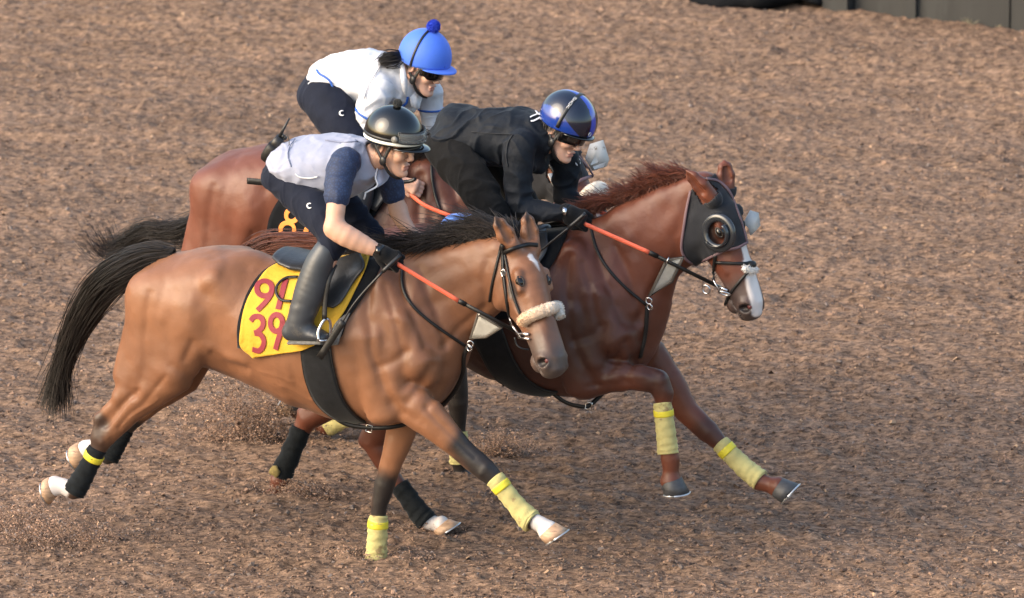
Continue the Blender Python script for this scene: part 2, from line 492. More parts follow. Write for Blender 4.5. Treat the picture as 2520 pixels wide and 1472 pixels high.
_r = np.random.default_rng(77); PRINTS = [(_r.uniform(-2.8, 3.0), -.5 + 12*_r.random()**1.4, _r.uniform(.010, .028), _r.uniform(.06, .10)) for _ in range(70)]
def ground_h(x, y):
    s, t = .94*x - .34*y, .34*x + .94*y                                 # along and across the harrow's way, which follows the track
    w = fbm(s*.9, t*1.7, o=2) * 0.7
    h = 0.024 * fbm(s*3.6 + w, t*8 + w, o=2)                            # clods drawn out by the harrow
    a = vnoise(s*12 + 3*w, t*27); b = vnoise(s*25 + 9, t*40 + 9.0)
    h += 0.026 * (0.5 - np.abs(a)) + 0.019 * b
    h += 0.028 * fbm(s*.6 + 5, t*2.4, o=2)
    h += 0.020 * np.sin(t*33 + 5*w)*np.clip(.30 + 1.5*vnoise(s*.35 + 3, t*.6), 0, 1)
    for fx, fy, dp, rad in FEET + PRINTS:
        dx, dy = x-fx, y-fy
        m = (np.abs(dx) < rad*2.6) & (np.abs(dy) < rad*2.6)
        if not m.any(): continue
        q = (dx[m]**2*.7 + dy[m]**2) / rad**2
        h[m] += dp * (-np.exp(-q*1.8) + 0.75*np.exp(-(np.sqrt(q)-1.25)**2*5))
    return h
def build_ground():
    def axis(lo, hi, st, far, g=1.35):
        c = list(np.arange(lo, hi + st/2, st)); s = st
        while c[-1] < far: s *= g; c.append(c[-1] + s)
        s = st
        while c[0] > -far: s *= g; c.insert(0, c[0] - s)
        return np.array(c)
    ax = axis(-3.3, 3.4, 0.0135, 900); ay = axis(-0.9, 12.6, 0.0145, 900)
    X, Y = np.meshgrid(ax, ay, indexing='ij')
    Z = ground_h(X, Y)
    fade = np.clip(1 - (np.maximum(np.abs(X)-3.4, 0) + np.maximum(np.abs(Y-5.8)-6.9, 0)) / 8, 0, 1)
    Z = Z * fade
    V = np.stack([X, Y, Z], -1).reshape(-1, 3)
    a, b = len(ax), len(ay)
    i = (np.arange(a-1)[:, None]*b + np.arange(b-1)[None]).reshape(-1, 1)
    F = np.concatenate([i, i+b, i+b+1, i+1], 1)
    me = raw_mesh('ground', V, F)
    tag(obj('ground', me, M_DIRT), kind='structure')
M_CHIP = mat('wood_chip', attr=True, rough=0.9, spec=0.2)
def chip_mesh(P, size, rng, cols):
    """angular four-cornered flakes with thickness"""
    n = len(P)
    th = rng.uniform(0, 2*np.pi, n); tilt = rng.normal(0, 0.45, (n, 2))
    a = np.stack([np.cos(th), np.sin(th), tilt[:, 0]], 1); a /= np.linalg.norm(a, axis=1)[:, None]
    u = np.stack([tilt[:, 1], tilt[:, 0]*.5, np.ones(n)], 1); c = np.cross(u, a); c /= np.linalg.norm(c, axis=1)[:, None]; u = np.cross(a, c)
    l = size[:, None]; w = l * rng.uniform(.35, .8, (n, 1)); h = l * rng.uniform(.18, .4, (n, 1))
    V = []
    for sx, sy, sz, k in ((-1,-1,-1,1), (1,-1,-1,.8), (1,1,-1,.9), (-1,1,-1,.7), (-.6,-.5,1,.9), (.7,-.4,1,1), (.5,.6,1,.8), (-.7,.5,1,1)):
        V.append(P + a*l*sx*k + c*w*sy*k + u*h*sz)
    V = np.stack(V, 1).reshape(-1, 3)
    q = np.array([(4,5,6,7), (0,1,5,4), (1,2,6,5), (2,3,7,6), (3,0,4,7)])
    F = (np.arange(n)[:, None, None]*8 + q[None]).reshape(-1, 4)
    me = raw_mesh('chips', V, F, smooth=False)
    set_col(me, np.repeat(cols, 8, 0))
    return me
def chip_cols(rng, n, bright=1.0):
    t = rng.random(n)[:, None]**1.2
    c = np.array((0.07, 0.045, 0.034)) * (1-t) + np.array((0.33, 0.21, 0.145)) * t
    pale = rng.random(n) < 0.035
    c[pale] = np.array((0.42, 0.28, 0.18)) * rng.uniform(.7, 1.1, (pale.sum(), 1))
    grey = rng.random(n) < 0.15
    c[grey] = np.array((0.19, 0.15, 0.13)) * rng.uniform(.6, 1.2, (grey.sum(), 1))
    return c * bright
def build_chips():
    rng = np.random.default_rng(5); n = 90000
    y = -0.6 + 13.0 * rng.random(n)**1.25; x = (rng.random(n)*2-1) * (2.45 + y*0.075)
    s = np.clip(rng.lognormal(math.log(0.0060), 0.45, n), 0.003, 0.020)
    P = np.stack([x, y, ground_h(x, y) + s*0.1], 1)
    me = chip_mesh(P, s, rng, chip_cols(rng, n))
    tag(obj('dirt_clods', me, M_CHIP), 'loose brown clods and wood chips covering the track surface', 'dirt', kind='stuff')

# ------------------------------------------------------------------ concrete wall beside the track, top right
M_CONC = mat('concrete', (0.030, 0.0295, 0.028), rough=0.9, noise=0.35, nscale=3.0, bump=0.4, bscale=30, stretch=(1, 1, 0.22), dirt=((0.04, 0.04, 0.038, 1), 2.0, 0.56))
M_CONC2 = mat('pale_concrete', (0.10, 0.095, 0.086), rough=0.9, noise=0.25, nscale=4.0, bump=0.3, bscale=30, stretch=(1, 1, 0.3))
M_TARP = mat('black_tarp', (0.006, 0.0065, 0.008), rough=0.9, spec=.1, noise=0.2, nscale=8, bump=0.5, bscale=12, bdist=0.02)
def build_wall():
    A = ground_pt(2040, 26); B = ground_pt(2540, 84)
    d = unit((B - A) * (1, 1, 0)); nrm = np.array((d[1], -d[0], 0))        # towards the track
    if nrm[1] > 0: nrm = -nrm
    L = np.linalg.norm(B - A)
    M = Matrix.Translation(Vector(A))
    w = thing('retaining_wall', M, 'grey concrete panel wall along the top right edge of the dirt track', 'wall')
    x = 0.16
    widths = [0.40, 0.66, 0.62, 0.70, 0.64, 0.7, 0.7, 0.7, 0.7]
    for i, wd in enumerate(widths):
        m = MB(); c = d*(x + wd/2) - nrm*(0.06 + 0.006*(i % 2)) + np.array((0, 0, 0.42))
        m.box(c, (wd/2 - 0.008, 0.05, 0.55), (d, nrm, (0, 0, 1)))
        m.build('panel', M_CONC, w, smooth=False); x += wd
        if i in (0, 2, 4, 6):
            p = MB(); p.box(d*x - nrm*0.02 + np.array((0, 0, 0.40)), (0.035, 0.035, 0.53), (d, nrm, (0, 0, 1))); p.build('joint_rib', M_CONC, w, smooth=False)
    m = MB(); m.box(d*0.07 - nrm*0.03 + np.array((0, 0, .42)), (0.085, 0.10, 0.57), (d, nrm, (0, 0, 1))); m.build('end_post', M_CONC, w, smooth=False)
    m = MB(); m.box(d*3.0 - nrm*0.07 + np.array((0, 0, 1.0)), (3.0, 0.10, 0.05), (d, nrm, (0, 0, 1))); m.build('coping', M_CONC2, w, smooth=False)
    # black sheet bundled on the ground left of the wall end
    a = ground_pt(1715, 5); b2 = ground_pt(2030, 38)
    P = bez([a + (0, .30, -0.02), a*.7 + b2*.3 + (0, .22, .05), a*.3 + b2*.7 + (0, .16, .09), b2 + (0, .14, .06)], 18)
    r = [0.06 + 0.18*math.sin(math.pi*min(1, (i+1)/15))**.6 * (1 + .12*math.sin(i*1.9)) for i in range(18)]
    m = MB(); m.loft(P - a, [q*.55 for q in r], [q*1.5 for q in r], (0, 1, 0), 14)
    t = m.build('tarpaulin', M_TARP); t.location = Vector(a)
    tag(t, 'black tarpaulin bundled on the dirt left of the concrete wall end', 'tarpaulin')
    # dark ground-level wall behind the tarpaulin
    m = MB(); mid = (a + b2)/2
    m.box(d*-1.9 - nrm*0.55 + np.array((0, 0, .4)), (1.9, 0.06, 0.55), (d, nrm, (0, 0, 1)))
    o = m.build('back_wall', M_CONC, None, smooth=False); o.location = Vector(A)
    tag(o, 'dark set-back concrete wall behind the black tarpaulin', 'wall')
    M_G = mat('dry_grass', (0.30, 0.27, 0.18), rough=0.8)
    rng = np.random.default_rng(3)
    for k, (u, v, h) in enumerate(((2385, 62, .06), (2450, 68, .04))):
        g = ground_pt(u, v + 3); paths = []
        for i in range(14):
            t = np.linspace(0, 1, 5)[:, None]; dr = np.array((rng.normal(0, .5), rng.normal(0, .4), 1.0))
            paths.append(t*dr*h*rng.uniform(.6, 1.2) + t*t*np.array((rng.normal(0, .02), 0, -.01)))
        o = strands('grass_tuft', paths, 0.0022, M_G); o.location = Vector(g)
        tag(o, ['pale dry grass tuft at the foot of the concrete wall', 'smaller pale grass tuft right of the taller one by the wall'][k], 'grass', 'grass tufts at the wall')

# ------------------------------------------------------------------ horses
M_COAT = mat('horse_coat', attr=True, rough=0.46, spec=0.40, noise=0.13, nscale=9, bump=0.22, bscale=70, bdist=0.004, sheen=0.03)
def coat_gloss():
    nt = M_COAT.node_tree; b = nt.nodes['Principled BSDF']; tc = nt.nodes.new('ShaderNodeTexCoord'); n = nt.nodes.new('ShaderNodeTexNoise'); n.inputs['Scale'].default_value = 11; n.inputs['Detail'].default_value = 6; n.inputs['Roughness'].default_value = .65
    nt.links.new(tc.outputs['Object'], n.inputs['Vector']); mr = nt.nodes.new('ShaderNodeMapRange'); mr.inputs[1].default_value = .3; mr.inputs[2].default_value = .7; mr.inputs[3].default_value = .40; mr.inputs[4].default_value = .54
    nt.links.new(n.outputs[0], mr.inputs[0]); nt.links.new(mr.outputs[0], b.inputs['Roughness'])
coat_gloss()
M_EYE = mat('horse_eye', (0.006, 0.004, 0.003), rough=0.06, spec=0.6)
M_LID = mat('dark_eyelid', (0.022, 0.014, 0.011), rough=.5)
M_NOSTRIL = mat('nostril_inside', (0.10, 0.026, 0.026), rough=0.5)
M_HAIR_BLACK = mat('black_hair', attr=True, rough=0.48, spec=0.35)
M_HAIR_RED = mat('chestnut_hair', attr=True, rough=0.45, spec=0.45)
M_HOOF_D = mat('dark_hoof', (0.045, 0.045, 0.048), rough=0.5, noise=0.3, nscale=30, stretch=(1, 1, 4))
M_HOOF_L = mat('pale_hoof', (0.42, 0.27, 0.17), rough=0.55, noise=0.35, nscale=20, stretch=(1, 1, 5), dirt=((0.10, 0.065, 0.04, 1), 30, 0.6))
M_STEEL = mat('steel', (0.62, 0.62, 0.63), rough=0.25, metal=1.0)
M_SHOE = mat('horse_shoe_metal', (0.55, 0.56, 0.58), rough=0.35, metal=0.9)
M_BAND_Y = mat('yellow_bandage', (0.46, 0.405, 0.165), rough=0.9, noise=0.22, nscale=12, bump=0.5, bscale=120, sheen=0.05, dirt=((0.27, 0.20, 0.09, 1), 9, 0.56))
M_BAND_TAPE = mat('bright_yellow_tape', (0.66, 0.56, 0.035), rough=0.55, noise=.1, nscale=30)
M_BAND_K = mat('black_bandage', (0.010, 0.012, 0.014), rough=0.95, spec=.15, noise=0.3, nscale=30, bump=0.4, bscale=150, sheen=0.1)
M_MUD = mat('dried_mud', (0.22, 0.17, 0.06), rough=0.95, noise=.3, nscale=60)

BAY = (0.228, 0.101, 0.050); BAY_D = (0.092, 0.037, 0.020); BLACKPT = (0.020, 0.016, 0.015)
CHEST = (0.118, 0.035, 0.0185); CHEST_D = (0.036, 0.0145, 0.011)
BAY3 = (0.150, 0.050, 0.028); WHITE = (0.60, 0.55, 0.53); MUZ = (0.058, 0.046, 0.042)
BLACK = (0.02, 0.017, 0.016)

# side outline of the trunk, survey pixels of the near horse: (x, top, bottom, half width)
TRUNK = [(400, 650, 800, .17), (450, 622, 860, .235), (520, 611, 895, .262), (600, 618, 922, .248), (680, 645, 955, .262),
         (760, 652, 995, .288), (840, 640, 1026, .290), (905, 622, 1036, .280), (965, 620, 1026, .245), (1030, 650, 1000, .205), (1080, 720, 955, .150)]

# muscle grooves (-) and ridges (+): pixel polyline on the near horse's side, width px, depth m
STROKES = [([(366, 720), (356, 790), (350, 900), (330, 970)], 9, -.009), ([(428, 720), (418, 790), (407, 880), (392, 950)], 12, -.006), ([(500, 720), (507, 790), (494, 850)], 18, -.007),
  ([(400, 760), (386, 830), (378, 900)], 15, .003), ([(462, 740), (455, 810), (440, 880)], 15, .003),
  ([(520, 872), (560, 902), (604, 912)], 8, -.013), ([(500, 852), (545, 880), (596, 892)], 9, .008), ([(562, 640), (540, 690), (505, 722)], 12, -.007), ([(472, 842), (452, 884)], 8, -.008), ([(484, 872)], 14, .008),
  ([(600, 655), (640, 690), (650, 760)], 20, -.007), ([(690, 668), (620, 655)], 12, -.005),
  ([(914, 690), (904, 770), (916, 870), (946, 962), (986, 1018)], 10, -.017), ([(986, 680), (1012, 770), (1046, 852)], 8, -.009), ([(950, 705), (972, 792), (994, 862)], 8, -.009),
  ([(1004, 862), (964, 892), (932, 905)], 9, -.011), ([(1064, 902), (1032, 952), (1004, 992)], 9, -.012), ([(952, 915), (980, 975)], 15, .009), ([(1074, 880)], 18, .008), ([(1020, 800), (1035, 850)], 12, .006),
  ([(1030, 660), (1075, 765), (1098, 850)], 9, -.011), ([(1094, 905), (1076, 960), (1050, 1000)], 9, -.010), ([(880, 720), (872, 820), (886, 920)], 14, -.005),
  ([(690, 952), (760, 985), (850, 1010)], 3.5, .004), ([(640, 912), (720, 942)], 3.5, .003), ([(420, 900), (470, 930), (520, 930)], 10, -.008)] + \
  [([(u, 730), (u-10, 820), (u+14, 930)], 7, -.0018) for u in range(655, 890, 27)]
def sculpt(H, V, strokes, mirror=True):
    Vm = V.copy()
    if mirror: Vm[:, 1] = -np.abs(Vm[:, 1])
    p = proj(H.fr, Vm)
    u0, v0, s, U0, V0 = H.T
    if mirror: p = (p - np.array((u0, v0)))/s + np.array((U0, V0))
    wob = 9*np.stack([vnoise(V[:, 0]*9, V[:, 1]*9, V[:, 2]*9), vnoise(V[:, 0]*9 + 31, V[:, 1]*9, V[:, 2]*9)], 1)
    d = np.zeros(len(V)); side = np.clip(np.abs(V[:, 1])/.10, 0, 1) if mirror else np.clip(.5 - V[:, 1]/.06, 0, 1)
    for line, w, dep in strokes:
        q = seg_dist(p + wob, line); w = w*1.3; d += dep*.72*np.exp(-(q/w)**2)
    return d*side
class Horse: pass
def head_frame(poll, muz, fwd):
    ex = unit(muz - poll); ez = np.asarray(fwd, float); ez = unit(ez - ex*(ez @ ex)); ey = np.cross(ez, ex)
    return poll, ex, ey, ez
def build_horse(name, fr, T, neck, headspec, ears, legs, base, label, paints, hooves, k_leg=.035, own=(), eye=None, hs=1.0):
    """T: trunk pixel transform (u0, v0, s, U0, V0)"""
    H = Horse(); H.fr = fr; H.ears = ears; H.T = T; H.root = thing(name, fr.mat(), label, 'horse'); F = H.F = Field(0.0075)
    u0, v0, s, U0, V0 = T
    tp = lambda u, v, n=0.0: fr.p(u0 + s*(u-U0), v0 + s*(v-V0), n)
    H.tp = tp; P = fr.p
    ch = []
    for u, t, b, w in TRUNK:
        a, c = tp(u, t), tp(u, b); ch.append(((a+c)/2, np.linalg.norm(a-c)/2, w))
    F.chain(ch, k=.05)
    for sd in (1, -1):
        q = lambda u, v, n: tp(u, v, 0) + np.array((0, -n*sd, 0))
        # quarters: gluteal mass, hamstrings, thigh, point of hip, stifle
        F.seg(q(575, 690, .13), q(385, 720, .12), .12, .10, .11, .09, k=.06)
        F.seg(q(378, 735, .10), q(341, 905, .125), .070, .070, .070, .065, k=.04)
        F.seg(q(420, 705, .14), q(400, 925, .155), .125, .095, .105, .07, k=.04)
        F.seg(q(500, 730, .165), q(458, 880, .175), .11, .085, .085, .07, k=.045)
        F.ell(q(568, 668, .20), (.045, .04, .05), k=.05)
        F.ell(q(474, 884, .195), (.055, .045, .06), k=.04)
        # shoulder blade, triceps, point of shoulder, breast
        F.seg(q(945, 668, .125), q(1062, 872, .180), .085, .07, .085, .065, k=.028)
        F.seg(q(940, 800, .225), q(985, 985, .200), .100, .06, .085, .06, k=.022)
        F.seg(q(1015, 760, .185), q(1005, 930, .200), .070, .05, .075, .06, k=.022)
        F.ell(q(1078, 888, .135), (.075, .075, .085), k=.03)
        F.seg(q(1095, 895, .065), q(1060, 985, .085), .065, .065, .06, .06, k=.03)
    # hollow of the flank
    for sd in (1, -1): F.cut(Ell(tp(590, 800) + np.array((0, -.335*sd, 0)), (.07, .07, .13)), .08)
    # neck
    ch = []
    for ut, vt, ub, vb, n, w in neck:
        a, c = P(ut, vt, n), P(ub, vb, n); ch.append(((a+c)/2, np.linalg.norm(a-c)/2, w))
    F.chain(ch, k=.04)
    for (a, ha, wa), (b, hb, wb) in zip(ch[:-1], ch[1:]):                 # crest and windpipe lines
        F.seg(a + (0, 0, ha*.72), b + (0, 0, hb*.72), ha*.3, wa*.55, hb*.3, wb*.55, k=.03)
    H.neck = ch
    # head
    poll, ex, ey, ez = H.hf = headspec
    g = lambda x, y, z: poll + (ex*x + ey*y + ez*z)*hs
    H.g = g
    st = [(-.03, .0, -.16, .078), (.05, .022, -.20, .090), (.13, .036, -.235, .098), (.20, .038, -.225, .100), (.27, .030, -.198, .090), (.34, .018, -.172, .077),
          (.42, .006, -.152, .068), (.50, -.004, -.144, .065), (.56, -.010, -.146, .067), (.605, -.030, -.140, .056)]
    F.chain([(g(x, 0, (a+b)/2), (a-b)/2, w) for x, a, b, w in st], lat=ey, k=.025, cap=.6)
    for sd in (1, -1):
        F.seg(g(.105, .055*sd, -.160), g(.20, .052*sd, -.160), .095, .050, .080, .048, lat=ey, k=.014)     # round cheek
        F.seg(g(.15, .080*sd, -.004), g(.225, .090*sd, -.018), .024, .022, .018, .016, lat=ey, k=.02)     # brow
        F.seg(g(.235, .090*sd, -.088), g(.39, .066*sd, -.080), .014, .014, .010, .010, lat=ey, k=.02)     # facial crest
        F.ell(g(.568, .054*sd, -.062), (.044, .024, .034), (ex, ey, ez), k=.016)                            # nostril wing
        F.seg(g(.40, .030*sd, -.012), g(.545, .033*sd, -.036), .018, .016, .020, .016, lat=ey, k=.02)
        F.cut(Ell(g(.574, .079*sd, -.058), (.020, .030, .036), (unit(ex - ez*.25), ey, unit(ez + ex*.25))), .006)
        F.cut(Ell(g(.205, .124*sd, -.056), (.032, .020, .018), (ex, ey, ez)), .012)
        F.cut(Ell(g(.32, .116*sd, -.040), (.07, .035, .026), (ex, ey, ez)), .03)
    F.ell(g(.535, 0, -.152), (.048, .044, .030), (ex, ey, ez), k=.015)                                      # chin
    F.cut(Prim(g(.50, -.1, -.124), g(.50, .1, -.124), .003, .05, .003, .05, ex - ez*.05), .006)              # mouth line
    F.cut(Prim(g(.575, -.1, -.114), g(.575, .1, -.114), .0035, .045, .0035, .045, ex + ez*.25), .006)
    for (tip, basep, face) in ears:
        ax = unit(tip - basep); L = np.linalg.norm(tip - basep); fc = unit(face - ax*(face @ ax)); sdv = np.cross(ax, fc)
        F.seg(basep - ax*.02, basep + ax*L*.40, .034, .034, .030, .042, lat=sdv, k=.02)
        F.seg(basep + ax*L*.40, basep + ax*L*.72, .030, .042, .022, .032, lat=sdv, k=.01); F.seg(basep + ax*L*.72, tip - ax*.012, .022, .032, .007, .007, lat=sdv, k=.01)
        F.cut(Prim(basep + ax*L*.25 + fc*.030, tip - ax*.03 + fc*.012, .018, .024, .005, .010, sdv), .008)
    # legs
    for lg in legs:
        F.chain([(P(u, v, n), h, w) for u, v, n, h, w in lg['pts']], k=k_leg*.6)
        for a, b, ra, rb in lg.get('extra', []): F.rod(P(*a), P(*b), ra, rb, k=.02)
    F.solve()
    for p in paints(H): F.paint(*p)
    H.body = from_field('body', F, M_COAT, H.root, base, disp=lambda x, y, z: 0.006*fbm(x*7, y*7, z*7, 2) + 0.003*vnoise(x*26, y*26, z*26) + sculpt(H, np.stack([x, y, z], 1).astype(float), STROKES) + sculpt(H, np.stack([x, y, z], 1).astype(float), own, False))
    # eyes
    for sd in (1, -1):
        if sd == 1:
            E, En = hit(H, [eye or tuple(proj(fr, g(.205, -.095, -.05)[None])[0])], 0.0); E = E[0] - En[0]*.0145; L_ = E - poll; ec = (L_ @ ex, L_ @ ey, L_ @ ez)
        c_ = poll + ex*ec[0] + ey*(ec[1]*-sd if sd == -1 else -ec[1] - .012) + ez*ec[2]
        m = MB(); m.ball(c_, (.025, .021, .019), 16, 12, (ex, ey, ez)); e_ = m.build('eye', M_EYE, H.root)
        m = MB(); nn = unit(En[0] - ey*(En[0] @ ey)*(1 + sd)); ta = unit(ex + ez*.25 - nn*((ex + ez*.25) @ nn)); tb = np.cross(nn, ta)
        m.tube([c_ + nn*(.0160 - .005*abs(math.cos(t))) + ta*math.cos(t)*.023 + tb*math.sin(t)*.0130 for t in np.linspace(0, 6.283, 22, endpoint=False)], .0042, 8, closed=True); m.build('eyelid', M_LID, e_)
        m = MB(); m.ball(g(.574, .052*sd, -.040), (.012, .010, .012), 8, 6, (ex, ey, ez)); m.build('nostril_lining', M_NOSTRIL, H.root)
    for hv in hooves: hoof(H, *hv)
    return H
def hit(H, uv, off=0.0, F=None):
    """points where the sight lines through survey pixels meet the surface (plus off), in the horse's frame"""
    F = F or H.F; fr = H.fr
    A = np.array([fr.p(u, v, .62) for u, v in uv]); B = np.array([fr.p(u, v, -.2) for u, v in uv]); Dn = B - A; Ln = np.linalg.norm(Dn, axis=1)[:, None]; Dn /= Ln
    t = np.zeros((len(A), 1)); best = np.full((len(A), 1), 9.0); bt = t.copy()
    for _ in range(60):
        d = (F.sample(A + Dn*t) - off)[:, None]
        better = d < best; best = np.where(better, d, best); bt = np.where(better, t, bt)
        t = np.minimum(t + np.clip(d*.8, -.02, .04), Ln)
    t = np.where(best < .004, t, bt)
    Q = A + Dn*t
    return Q, F.grad(Q)
def strap(H, uv, w, th, mt, name, parent, off=.002, n=24, F=None, smooth=2, label=None):
    q = bez([(a, b, 0) for a, b in uv], n)[:, :2]; Pn, N = hit(H, q, off, F)
    for _ in range(smooth):
        Pn[1:-1] = (Pn[:-2] + 2*Pn[1:-1] + Pn[2:])/4; N[1:-1] = (N[:-2] + 2*N[1:-1] + N[2:])/4
    m = MB(); m.ribbon(Pn, N, w, th); return m.build(name, mt, parent, label)
def patch(H, back, front, off, th, mt, name, parent, na=24, nb=18, F=None, mirror=False, smooth=1, label=None, rip=0.0):
    """sheet lying on the body between two pixel curves"""
    A = bez([(a, b, 0) for a, b in back], na)[:, :2]; B = bez([(a, b, 0) for a, b in front], na)[:, :2]
    uv = np.array([[A[i]*(1-t) + B[i]*t for t in np.linspace(0, 1, nb)] for i in range(na)])
    G, N = hit(H, uv.reshape(-1, 2), off, F); G = G.reshape(na, nb, 3); N = N.reshape(na, nb, 3)
    for _ in range(smooth):
        G[1:-1] = (G[:-2] + 2*G[1:-1] + G[2:])/4; G[:, 1:-1] = (G[:, :-2] + 2*G[:, 1:-1] + G[:, 2:])/4
    if rip:
        w_ = np.linspace(0, 1, na)[:, None]; R_ = rip*w_*(2.2*np.clip(.5 - np.abs(vnoise(G[..., 0]*16 + G[..., 2]*3, G[..., 2]*3, G[..., 1]*0))*2.4, 0, 1)); G = G + N*R_[..., None]
    m = MB(); m.grid(G[::-1], th, N[::-1])
    if mirror:
        G2 = G*np.array((1, -1, 1)); N2 = N*np.array((1, -1, 1)); m.grid(G2, th, N2)
    return m.build(name, mt, parent, label), G, N
def hoof(H, cor, sole, toe, mt, tdir_n=0.0):
    """cor, sole: centres of coronet and sole (u,v,n); toe: pixel the toe points at"""
    P = H.fr.p; c = P(*cor); s_ = P(*sole); up = unit(c - s_); t = P(toe[0], toe[1], cor[2] + tdir_n) - s_; t = unit(t - up*(t @ up)); l = np.cross(up, t)
    ht = np.linalg.norm(c - s_); rings = []
    for f, rt, rh, rl, sh in ((1.12, .040, .040, .040, .0), (1.0, .050, .046, .049, .0), (.5, .060, .050, .056, .006), (0.0, .070, .050, .062, .012)):
        ring = []
        for j in range(20):
            a = 2*math.pi*j/20; ca, sa = math.cos(a), math.sin(a)
            rise = (ht*.30)*(-ca)*(1 if f >= .5 else f) * .5
            ring.append(s_ + up*(ht*f + (rise*-1 if f >= 1 else 0)) + t*((rt if ca > 0 else rh)*ca + sh) + l*rl*sa)
        rings.append(ring)
    m = MB(); V = [v for r in rings for v in r]
    F = [(i*20+j, i*20+(j+1) % 20, (i+1)*20+(j+1) % 20, (i+1)*20+j) for i in range(3) for j in range(20)]
    F = [f[::-1] for f in F] + [tuple(range(20)), tuple(60+j for j in range(20))[::-1]]
    m.put(V, F); hf = m.build('hoof', mt, H.root)
    pts = [s_ - up*.003 + t*((.064 if math.cos(a) > 0 else .046)*math.cos(a) + .012) + l*.056*math.sin(a) for a in np.linspace(-2.5, 2.5, 18)]
    m = MB(); m.loft(pts, .005, .011, np.tile(t, (18, 1)), 6); m.build('shoe', M_SHOE, hf)
def bandage(H, pts, mt, turns=7, name='leg_bandage', tape=None, flare=1.0, label=None):
    """pts: (u,v,n,h,w) along the cannon; overlapping turns give stepped relief"""
    P = H.fr.p; q = bez([P(*p[:3]) for p in pts], 34); hs = np.interp(np.linspace(0, 1, 34), np.linspace(0, 1, len(pts)), [p[3] for p in pts]); ws = np.interp(np.linspace(0, 1, 34), np.linspace(0, 1, len(pts)), [p[4] for p in pts])
    n = 28; V = []
    rng = random.Random(int(pts[0][0]))
    ph = rng.random()
    for i in range(34):
        t = unit(q[min(i+1, 33)] - q[max(i-1, 0)]); w = unit(np.array((0, 1.0, 0)) - t*t[1]); v = np.cross(w, t)
        for j in range(n):
            a = 2*math.pi*j/n; f = (i/33*turns + j/n + ph) % 1.0
            r = 1 + .10*f**1.5 - .03 + .018*math.sin(3*a + i*.7) + .016*math.sin(2*a + ph*9) + .012*rng.uniform(-1, 1)
            V.append(q[i] + (w*ws[i]*math.cos(a) + v*hs[i]*math.sin(a))*r + t*.010*math.sin(a + 1.1))
    F = [(i*n+j, i*n+(j+1) % n, (i+1)*n+(j+1) % n, (i+1)*n+j) for i in range(33) for j in range(n)] + [tuple(range(n))[::-1], tuple(33*n+j for j in range(n))]
    m = MB(); m.put(V, F); b = m.build(name, mt, H.root, label)
    if tape:
        i0, i1, tm = tape; m = MB(); k = [q[i] for i in range(i0, i1+1)]
        m.loft(k, [hs[i]*1.075 for i in range(i0, i1+1)], [ws[i]*1.075 for i in range(i0, i1+1)], (0, 1, 0), 24, caps=True); m.build('fastening_tape', tm, b)
    return b

BLK = ((.005, .004, .004), (.030, .021, .017))
def hair_tail(H, name, guides, n, spread, rad, mt, seed, cols=None, wisp=0.05, label=None):
    """guides: (u,v,n,radius m) along the tail"""
    rng = np.random.default_rng(seed); P = H.fr.p
    G = bez([P(*g[:3]) for g in guides], 16); R = np.interp(np.linspace(0, 1, 16), np.linspace(0, 1, len(guides)), [g[3] for g in guides])
    paths = np.zeros((n, 16, 3)); T = np.gradient(G, axis=0); T /= np.linalg.norm(T, axis=1)[:, None]
    A = np.cross(T, (0, 1.0, 0)); A /= np.linalg.norm(A, axis=1)[:, None]; B = np.cross(T, A)
    clump = rng.integers(0, 44, n); ca = rng.uniform(0, 2*np.pi, 44); cr = np.sqrt(rng.random(44)); cw = rng.uniform(.1, 1, 44)**2*.034; cf = rng.uniform(3, 8, 44); cp = rng.uniform(0, 6, 44); cL = rng.uniform(.62, 1.08, 44)
    for i in range(n):
        c = clump[i]; a = ca[c] + rng.normal(0, .35); r = np.clip(cr[c]*1.02 + rng.normal(0, .13), 0, 1.35)*(1 + .5*(rng.random() < .05))
        L = cL[c]*rng.uniform(.88, 1.06) if rng.random() > wisp else rng.uniform(1.02, 1.15)
        tt = np.linspace(rng.uniform(0, .25)**1.5, min(L, 1.0), 16)*15
        k = np.minimum(tt.astype(int), 14); f = (tt - k)[:, None]
        g = G[k]*(1-f) + G[k+1]*f; rr = (R[k]*(1-f[:, 0]) + R[k+1]*f[:, 0])
        tw = a + np.linspace(0, rng.normal(0, .5), 16)
        wav = (spread*np.sin(np.linspace(0, 5, 16) + rng.uniform(0, 6)) + cw[c]*np.sin(np.linspace(0, cf[c], 16) + cp[c]))*np.linspace(.1, 1, 16)
        paths[i] = g + A[k]*((np.cos(tw)*rr*r + wav)[:, None]) + B[k]*((np.sin(tw)*rr*r)[:, None])
        if L > 1: paths[i] += (np.linspace(0, 1, 16)**3)[:, None]*(rng.normal(0, .035, 3))
    cc = None
    if cols is not None:
        t = rng.random((n, 1)); cc = np.array(cols[0])*(1-t) + np.array(cols[1])*t
    return strands(name, paths, rng.uniform(.6, 1.3, n)*rad, mt, H.root, cols=cc, label=label)
